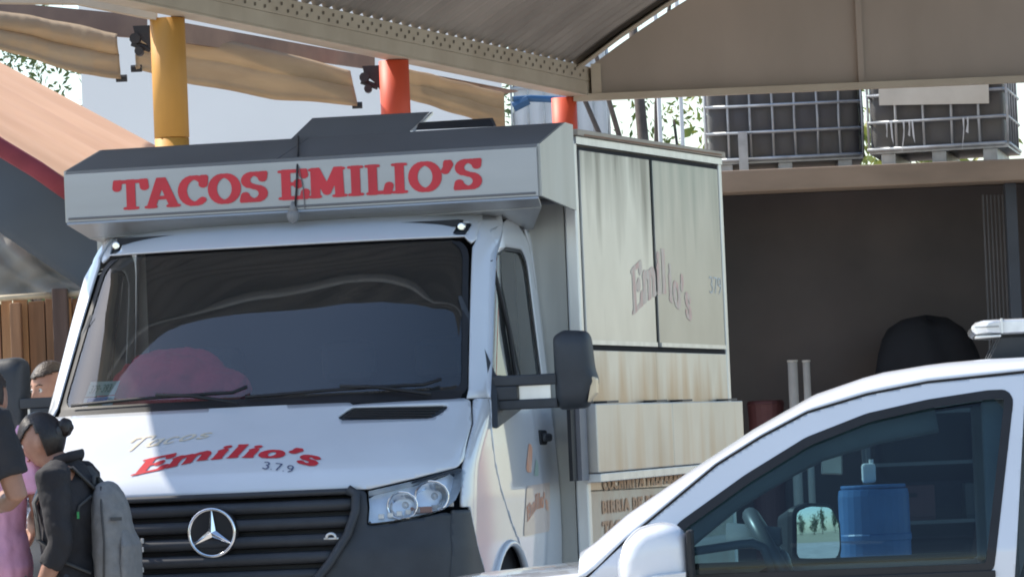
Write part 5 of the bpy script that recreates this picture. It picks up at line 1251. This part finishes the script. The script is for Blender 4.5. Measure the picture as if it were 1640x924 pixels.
# foreshortened by view: tangent mostly along depth, so widen it
b = B(); n = len(oo); vs = []
for off_, sc in ((.0, 1.12), (-.02, 1.12), (-.09, .8)):
    for x_, z_ in oo: vs.append(fc+tng*x_*sc+upv*z_*sc*1.05+nrm2*off_)
b.add(vs, [(j*n+i, j*n+(i+1) % n, (j+1)*n+(i+1) % n, (j+1)*n+i) for j in range(2) for i in range(n)]+[tuple(range(n)), tuple(range(2*n, 3*n))])
fm = b.obj('door_mirror', 'black', car, smooth=False)
mg = patch([(x_*.98, z_*1.03) for x_, z_ in oo], lambda a, c: fc+tng*a+upv*c+nrm2*(.012-(a*a+(c+.012)**2)/2.6), .012).obj('mirror_glass', 'mirror', fm, smooth=True)
# light bar on its mount
pl = at(1555, 523, CYN+.62); zl0_ = at(1600, 537, CYN+.62)[2]; zl1_ = at(1600, 512, CYN+.62)[2]; xl_ = pl[0]-CXO-.045; yl = -(CW/2)+.55
prof = [(0, .35), (.012, .12), (.03, .03), (.06, 0), (.29, 0), (.32, .03), (.338, .12), (.35, .35), (.35, .62), (.338, .86), (.32, .97), (.29, 1), (.06, 1), (.03, .97), (.012, .86), (0, .62)]
hz_ = zl1_-zl0_
b = B(); n = len(prof); vs = []
for y_, sc in ((yl, .75), (yl+.02, .95), (yl+.05, 1), (-yl-.05, 1), (-yl-.02, .95), (-yl, .75)):
    for u_, v_ in prof: vs.append((xl_+.175+(u_-.175)*sc, y_, zl0_+hz_/2+(v_-.5)*hz_*sc))
b.add(vs, [(j*n+i, j*n+(i+1) % n, (j+1)*n+(i+1) % n, (j+1)*n+i) for j in range(5) for i in range(n)]+[tuple(range(n)), tuple(range(5*n, 6*n))])
lbo = b.obj('light_bar', 'silver', car, smooth=False, bevel=.003)
B().box(xl_+.010, xl_+.085, yl-.002, yl+.12, zl0_-.006, zl0_-.0005).obj('base_plate', 'trim', lbo, bevel=.001)
B().box(xl_+.086, xl_+.092, yl-.003, -yl+.003, zl0_+.004, zl1_+.001).obj('seam_band', 'trim', lbo)
B().box(xl_+.001, xl_+.080, yl-.003, yl+.001, zl0_+hz_*.5, zl0_+hz_*.5+.002).obj('lens_seam', 'rib', lbo)
zr0 = roofpt(xl_+.1, .25)[2]
for yy_ in (yl+.06, -yl-.10):
    B().prism([(xl_+.048, yy_, zr0+.008), (xl_+.084, yy_, zl0_-.007), (xl_+.26, yy_, zl0_-.007), (xl_+.28, yy_, zr0+.008)], (0, .04, 0)).obj('mount_bracket', 'plastic', car, bevel=.003)
    B().tube([(xl_+.045, yy_-.01, zr0+.01), (xl_+.078, yy_-.01, zl0_-.007)], .0025, 6).obj('bracket_stay', 'plastic', car)
B().box(xl_+.035, xl_+.30, yl+.02, -yl-.02, zr0-.004, zr0+.010).obj('mount_rail', 'plastic', car, bevel=.002)
for k in range(3): B().box(xl_+.060+.045*k, xl_+.072+.045*k, yl+.012, yl+.019, zr0-.006, zr0+.003).obj('clip', 'trim', car, bevel=.001)
# window stickers etc: small yellow ornament hanging at the windscreen
p = at(1250, 762, CYN+CW*.45); o = B().ball((p[0], p[1], p[2]), (.012, .012, .014), 10, 8).tube([(p[0], p[1], p[2]), (p[0]+.012, p[1], p[2]+.03)], .002, 5).obj('hanging_ornament', 'stickyel', None, smooth=True); tag(o, 'small yellow ornament hanging at the windscreen inside the white car', 'ornament')

# ============================================================ PEOPLE 
def head_shell(b, c, fwd, pitch_=0.0, s=1.0, off=0.0, mask=None, nu=64, nv=48):
    """head shape; local axes: fwd (face), left, up; returns points added to b"""
    f = np.array([cos(fwd)*cos(pitch_), sin(fwd)*cos(pitch_), -sin(pitch_)]); l = np.array([-sin(fwd), cos(fwd), 0]); u = np.cross(f, l)
    vs = []; keep = []
    G = lambda a, w_: math.exp(-(a/w_)**2)
    for j in range(nv+1):
        th = pi*j/nv; z = cos(th)
        for i in range(nu):
            ph = 2*pi*i/nu-pi; r = sin(th); X = r*cos(ph); Y = r*sin(ph); Z_ = z
            wx_ = .098; wy_ = .076; wz_ = .118
            if Z_ < 0: wy_ *= 1-.28*(-Z_)**1.5; wx_ *= 1-.10*(-Z_)
            x = X*wx_; y = Y*wy_; zz = Z_*wz_
            if X < 0: x *= 1-.0; 
            if X < 0 and Z_ < -.2: x *= 1-.45*(-Z_-.2)   # nape
            if X > 0:
                x = min(x, .086)+.25*max(0, x-.086)
                front = X**2
                x += .026*G(y, .011)*G(zz+.022, .016)*front+.012*G(y, .009)*G(zz-.002, .020)*front   # nose
                x -= .012*(G(y-.030, .014)+G(y+.030, .014))*G(zz-.006, .012)*front   # eye sockets
                x += .005*G(zz-.028, .010)*G(y, .05)*front                           # brow
                x += .008*G(y, .020)*G(zz+.056, .008)*front-.004*G(y, .025)*G(zz+.066, .005)*front
                x += .012*G(y, .022)*G(zz+.090, .016)                                  # chin
            p = np.array([x, y, zz])*s; n_ = p/(np.linalg.norm(p)+1e-9); p = p+n_*off
            vs.append(np.array(c)+f*p[0]+l*p[1]+u*p[2]); keep.append((X, Y, Z_, p))
    fs = []
    for j in range(nv):
        for i in range(nu):
            q = (j*nu+i, (j+1)*nu+i, (j+1)*nu+(i+1) % nu, j*nu+(i+1) % nu)
            if mask is None or all(mask(*keep[k]) for k in q): fs.append(q)
    b.add(vs, fs); return f, l, u
def remesh(o, vox, noise=0, nscale=.05, smooth_it=0):
    m_ = o.modifiers.new('remesh', 'REMESH'); m_.mode = 'VOXEL'; m_.voxel_size = vox; m_.use_smooth_shade = True
    if smooth_it: sm = o.modifiers.new('sm', 'SMOOTH'); sm.iterations = smooth_it; sm.factor = .5
    if noise:
        t_ = bpy.data.textures.new('wrinkle', 'CLOUDS'); t_.noise_scale = nscale; t_.noise_depth = 3
        d_ = o.modifiers.new('disp', 'DISPLACE'); d_.texture = t_; d_.strength = noise; d_.mid_level = .5; d_.texture_coords = 'LOCAL'
def limb(b, pts, rad, n=12, side_=None): b.tube(pts, rad, n, True, side_); b.ball(pts[0], (rad[0] if not hasattr(rad[0], '__len__') else rad[0][1])*.99, 10, 8); b.ball(pts[-1], (rad[-1] if not hasattr(rad[-1], '__len__') else rad[-1][1])*.99, 10, 8)
def hand(b, wr, d, palm, s=1.0):
    d = np.array(d, float); d /= np.linalg.norm(d); pn = np.array(palm, float); pn -= d*(pn@d); pn /= np.linalg.norm(pn); w_ = np.cross(d, pn); wr = np.array(wr)
    k = wr+d*.09*s; b.tube([wr-d*.01, wr+d*.04*s, k], [(.014, .026), (.014, .040), (.012, .038)], 10, True, pn)
    for i, (o_, L) in enumerate(((-.030, .066), (-.010, .075), (.010, .070), (.029, .055))):
        a = k+w_*o_*s-d*.01; m1 = a+d*L*.45*s+pn*.006; m2 = m1+d*L*.33*s+pn*.018; e = m2+d*L*.22*s+pn*.02; b.tube([a, m1, m2, e], [.0088, .0085, .0078, .0065], 8)
    a = wr+d*.03*s-w_*.03*s; b.tube([a, a-w_*.022+d*.025+pn*.01, a-w_*.030+d*.055+pn*.02], [.012, .011, .008], 8)
def person(loc, rz, label, H, skin, pose, shirt, trousers, sleeve, hair_kind, hair_m, sc=1.0, bow=0.0, headyaw=0.0, build=1.0):
    """local axes: +x ahead, +y the person's left. pose: dict with elbows, wrists for L/R"""
    p = empty('person', loc, rz, label, 'person')
    k = H/1.70
    V = lambda x, y, z: np.array([x*k, y*k, z*k])
    hip = V(0, 0, .90); wst = V(.01, 0, 1.05); ch = V(0, 0, 1.25); sh = V(-.01+.02*bow, 0, 1.39); nk = V(.01+.03*bow, 0, 1.44); hc = V(.035+.10*bow, 0, 1.575-.03*bow)
    bd = B(); g = build
    torso = [V(0, 0, .84), hip, wst, ch, V(-.01, 0, 1.36), V(-.005, 0, 1.42)]
    tr_r = [(.155*g, .105*g), (.165*g, .115*g), (.135*g, .100*g), (.160*g, .118*g), (.130*g, .085*g), (.06, .055)]
    bd.tube(torso, [(a*k, b_*k) for a, b_ in tr_r], 20, True, (0, 1, 0))
    bd.tube([V(-.0, 0, 1.38), nk, hc-V(.0, 0, .06)], [.062*k, .054*k, .055*k], 14)
    f, l, u = head_shell(bd, hc, headyaw, .42*bow, k)
    for sgn in (1, -1):
        e = hc+l*sgn*.074*k-f*.006*k-u*.012*k; bd.ball(e, (.016*k, .010*k, .030*k) if abs(f[0]) > .7 else (.014*k, .014*k, .030*k), 10, 8)
    jn = {}
    for sd_, sgn in (('L', 1), ('R', -1)):
        S_ = V(-.005+.02*bow, .185*g*sgn, 1.385); E_ = V(*pose['e'+sd_]); W_ = V(*pose['w'+sd_]); jn[sd_] = (S_, E_, W_)
        bd.tube([V(0, .06*sgn, 1.38), S_, S_*.7+E_*.3, E_, E_*.6+W_*.4, W_], [.06*k, .056*k, .048*k, .040*k, .041*k, .027*k], 14)
        hand(bd, W_, (W_-E_)+np.array([0, 0, -.02]), pose.get('palm'+sd_, (0, -sgn, 0)), k)
        kn = V(.03, .095*sgn, .48); an = V(-.01, .10*sgn, .09)
        bd.tube([V(0, .085*sgn, .86), V(.01, .09*sgn, .70), kn, V(-.02, .098*sgn, .33), an], [.088*k, .080*k, .056*k, .055*k, .038*k], 14)
        bd.tube([V(-.05, .10*sgn, .045), V(.05, .105*sgn, .045), V(.16, .115*sgn, .030)], [(.04, .036), (.042, .036), (.034, .022)], 10)
    body = bd.obj('body', skin, p, smooth=True); remesh(body, .0085, smooth_it=1)
    # shirt
    sb_ = B(); sb_.tube(torso[:5]+[V(.0, 0, 1.425)], [((a+.016)*k, (b_+.018)*k) for a, b_ in tr_r[:5]]+[(.072*k, .066*k)], 22, True, (0, 1, 0))
    for sd_ in 'LR':
        S_, E_, W_ = jn[sd_]
        if sleeve == 'long': P = [S_*.75+V(0, 0, 1.39)*.25, S_, S_*.6+E_*.4, E_, E_*.5+W_*.5, E_*.05+W_*.95]; rr = [.066, .070, .060, .053, .052, .040]
        elif sleeve == 'three': P = [S_*.75+V(0, 0, 1.39)*.25, S_, S_*.6+E_*.4, E_, E_*.6+W_*.4]; rr = [.080, .078, .066, .056, .052]
        else: P = [S_*.75+V(0, 0, 1.39)*.25, S_, S_*.55+E_*.45, S_*.25+E_*.75]; rr = [.078, .078, .074, .072]
        sb_.tube(P, [q*k for q in rr], 14)
    if hair_kind == 'bun': sb_.tube([V(.0, 0, 1.40), V(.012+.03*bow, 0, 1.475)], [.070*k, .066*k], 16)
    so = sb_.obj('shirt', shirt, p, smooth=True); remesh(so, .010, .022, .07, 1)
    # trousers
    tb = B(); tb.tube([V(0, 0, .76), V(0, 0, .84), hip, V(.005, 0, .98)], [(.16*k*g, .11*k*g), (.172*k*g, .122*k*g), (.178*k*g, .128*k*g), (.155*k*g, .115*k*g)], 20, True, (0, 1, 0))
    for sgn in (1, -1): tb.tube([V(0, .085*sgn, .82), V(.01, .09*sgn, .68), V(.03, .095*sgn, .48), V(-.015, .098*sgn, .3), V(-.01, .10*sgn, .10)], [.098*k, .092*k, .072*k, .068*k, .062*k], 14)
    to = tb.obj('trousers', trousers, p, smooth=True); remesh(to, .011, .02, .08, 1)
    for sgn in (1, -1):
        B().tube([V(-.06, .10*sgn, .04), V(.0, .10*sgn, .055), V(.09, .105*sgn, .05), V(.18, .118*sgn, .03)], [(.04, .04), (.055, .048), (.045, .048), (.03, .03)], 12).obj('shoe', 'black', p, smooth=True)
    # hair
    if hair_kind == 'bun':
        hb_ = B(); head_shell(hb_, hc, headyaw, .42*bow, k, .010, mask=lambda X, Y, Z_, q: (Z_ > .52-.5*X if X > 0 else Z_ > -.62) and not (X > -.15 and Z_ < .16 and abs(Y) > .5))
        ho = hb_.obj('hair', hair_m, p, smooth=True, solid=.006)
        bc = hc-f*.118*k+u*.012*k; bb = B().ball(bc, (.036*k, .040*k, .042*k), 16, 12); bb.tube([bc+f*.02*k, hc-f*.06*k], [.03*k, .05*k], 12); remesh(bb.obj('hair_bun', hair_m, p, smooth=True), .005, .012, .02)
        B().ball(hc-f*.09*k+u*.0, (.022*k, .050*k, .034*k), 14, 10).obj('hair_tie', 'packdark', p, smooth=True)
    else:
        hb_ = B(); head_shell(hb_, hc, headyaw, .42*bow, k, .009, mask=lambda X, Y, Z_, q: (Z_ > .60-.18*X if X > 0 else Z_ > -.30) and not (X > -.30 and Z_ < .30 and abs(Y) > .45))
        ho = hb_.obj('hair', hair_m, p, smooth=True, solid=.006); 
        tb_ = B()
        for i in range(260):
            a = random.uniform(0, 2*pi); t_ = random.uniform(.0, .9); q = hc+f*(.08*cos(a)*t_)*k+l*(.062*sin(a)*t_)*k+u*(.118*sqrt(max(0, 1-t_*t_*.92)))*k
            tb_.tube([q, q+(f*random.uniform(.004, .014)+u*.010+l*random.uniform(-.006, .006))*k], [.0022, .0006], 4)
        o_ = tb_.obj('hair_tuft', hair_m, ho); tag(o_, kind='stuff')
    # face: eyes, brows, lips
    for sgn in (1, -1):
        e = hc+f*.0775*k+l*sgn*.030*k+u*.006*k
        B().ball(e, .0105*k, 10, 8).obj('eye', MT['eyewhite'], p, smooth=True); B().ball(e+f*.006*k, .0058*k, 8, 6).obj('iris', 'black', p, smooth=True)
        B().tube([hc+f*.090*k+l*sgn*.014*k+u*.026*k, hc+f*.089*k+l*sgn*.030*k+u*.032*k, hc+f*.078*k+l*sgn*.046*k+u*.026*k], [.0028, .0034, .002], 6).obj('eyebrow', hair_m, p, smooth=True)
    B().tube([hc+f*.084*k+l*-.022*k-u*.060*k, hc+f*.096*k-u*.056*k, hc+f*.084*k+l*.022*k-u*.060*k], [.002, .0055, .002], 8).obj('lips', MT['lip'], p, smooth=True)
    return p, k, V
MT['eyewhite'] = mat('eye_white', (.6, .58, .55), .3); MT['lip'] = mat('lip', (.36, .13, .10), .5)
# woman with bun and backpack, facing left, looking down
wl_ = at(112, 760, 18.2)
pw, kw, VW = person((wl_[0], 18.2, 0), radians(166), 'woman with dark hair in a bun and black jacket, looking down beside the truck grille', 1.525, 'skin', dict(eL=(-.02, .215, 1.10), wL=(.10, .205, .86), eR=(-.02, -.23, 1.10), wR=(.12, -.16, .92)), 'blackcloth', 'slate', 'three', 'bun', 'hair', bow=.85, build=1.04)
# jacket collar and open front with pale lining
B().tube([VW(.045, .06, 1.455), VW(-.03, .07, 1.475), VW(-.062, 0, 1.485), VW(-.03, -.07, 1.475), VW(.045, -.06, 1.455)], [(.019, .008)]*5, 8, True, (0, 0, 1)).obj('collar', 'blackcloth', pw, smooth=True)
B().prism([VW(.105, .06, 1.40), VW(.142, .05, 1.27), VW(.138, .10, 1.28), VW(.09, .10, 1.39)], (.006, 0, .0)).obj('lapel_lining', MT['jean'], pw)
# backpack: a thing of its own, worn on her back
bp = empty('backpack', (wl_[0], 18.2, 0), radians(166), 'grey backpack worn on the back of the woman with the bun', 'backpack')
def ringz(z, cx_, rx, ry): return (VW(cx_, .015, z), (ry*kw, rx*kw))
rings = [(.855, -.185, .045, .10), (.875, -.19, .075, .135), (.95, -.195, .090, .150), (1.10, -.19, .088, .152), (1.22, -.18, .078, .145), (1.30, -.17, .060, .125), (1.345, -.16, .035, .09), (1.36, -.155, .012, .04)]
b = B(); b.tube([VW(c_, .0, z) for z, c_, rx, ry in rings], [(ry*kw, rx*kw) for z, c_, rx, ry in rings], 26, True, (0, 1, 0)); o = b.obj('pack_body', 'packgrey', bp, smooth=True); remesh(o, .008, .012, .06, 1)
b = B(); b.tube([VW(-.245, 0, .89), VW(-.262, 0, .93), VW(-.266, 0, 1.08), VW(-.250, 0, 1.15)], [(.08, .02), (.11, .026), (.11, .026), (.08, .015)], 18, True, (0, 1, 0)); o = b.obj('front_pocket', 'packgrey', bp, smooth=True); remesh(o, .007, .008, .05, 1)
B().tube([VW(-.19, .158, .93), VW(-.20, .162, 1.1), VW(-.19, .152, 1.24), VW(-.17, .09, 1.338)], .0045, 6).obj('zip_line', 'packdark', bp, smooth=True)
B().prism([VW(-.225, .135, 1.19), VW(-.265, .105, 1.19), VW(-.265, .105, 1.205), VW(-.225, .135, 1.205)], (0, .004, 0)).obj('side_strap', 'packdark', bp)
for sgn in (1, -1):
    B().tube([VW(-.13, .06*sgn, 1.33), VW(-.05, .10*sgn, 1.425), VW(.05, .115*sgn, 1.40), VW(.125, .12*sgn, 1.28), VW(.10, .150*sgn, 1.12), VW(-.02, .165*sgn, 1.02), VW(-.12, .12*sgn, .97)], [(.007, .030)]*4+[(.006, .018)]*3, 8, True, (0, 0, 1)).obj('shoulder_strap', 'packdark', bp, smooth=True)
B().tube([VW(-.12, -.03, 1.335), VW(-.12, -.02, 1.385), VW(-.12, .03, 1.385), VW(-.12, .04, 1.335)], .008, 8).obj('grab_loop', 'packdark', bp, smooth=True)
B().box(-.095*kw, -.086*kw, .150, .156, 1.205*kw, 1.235*kw).obj('green_tag', 'green', bp)
b = B().tube([VW(-.13, .10, 1.30), VW(-.09, .15, 1.26), VW(-.08, .155, 1.22)], .006, 6).obj('cord', 'packdark', bp, smooth=True)
# man behind, by the truck's passenger door
p = at(70, 620, 21.2)
pm_, km, VM = person((p[0]+.095, 21.2, 0), radians(212), 'man with short brown hair whose face shows above the passenger mirror arm', 1.795, 'skin', dict(eL=(.02, .24, 1.12), wL=(.20, .20, .95), eR=(.0, -.24, 1.12), wR=(.18, -.2, .95)), 'slate', 'slate', 'short', 'short', 'hairbrown', bow=.25, headyaw=radians(8))
# man in a black t-shirt cut by the left edge of the picture
p = at(-106, 700, 17.5)
pb_, kb, VB = person((p[0], 17.5, 0), radians(97), 'man in a black t-shirt, cut off by the left edge of the photo', 1.79, 'skin2', dict(eL=(-.03, .25, 1.13), wL=(.10, .24, .95), eR=(-.02, -.285, 1.12), wR=(.26, -.20, 1.08)), 'blackcloth', 'slate', 'short', 'short', 'hair', bow=.1, build=1.1)
B().tube([VB(-.05, -.235, 1.33), VB(-.056, -.238, 1.33)], .02, 16).obj('sleeve_patch', 'paper', pb_)

p = at(-26, 700, 18.35)
pk_, kk, VK = person((p[0], 18.35, 0), radians(80), 'person in a pink shirt, mostly hidden behind the man in the black t-shirt', 1.70, 'skin', dict(eL=(-.03, .25, 1.13), wL=(.10, .24, .95), eR=(.0, -.22, 1.12), wR=(.24, -.12, 1.05)), 'pinkcloth', 'jean', 'short', 'short', 'hairbrown', bow=.4)
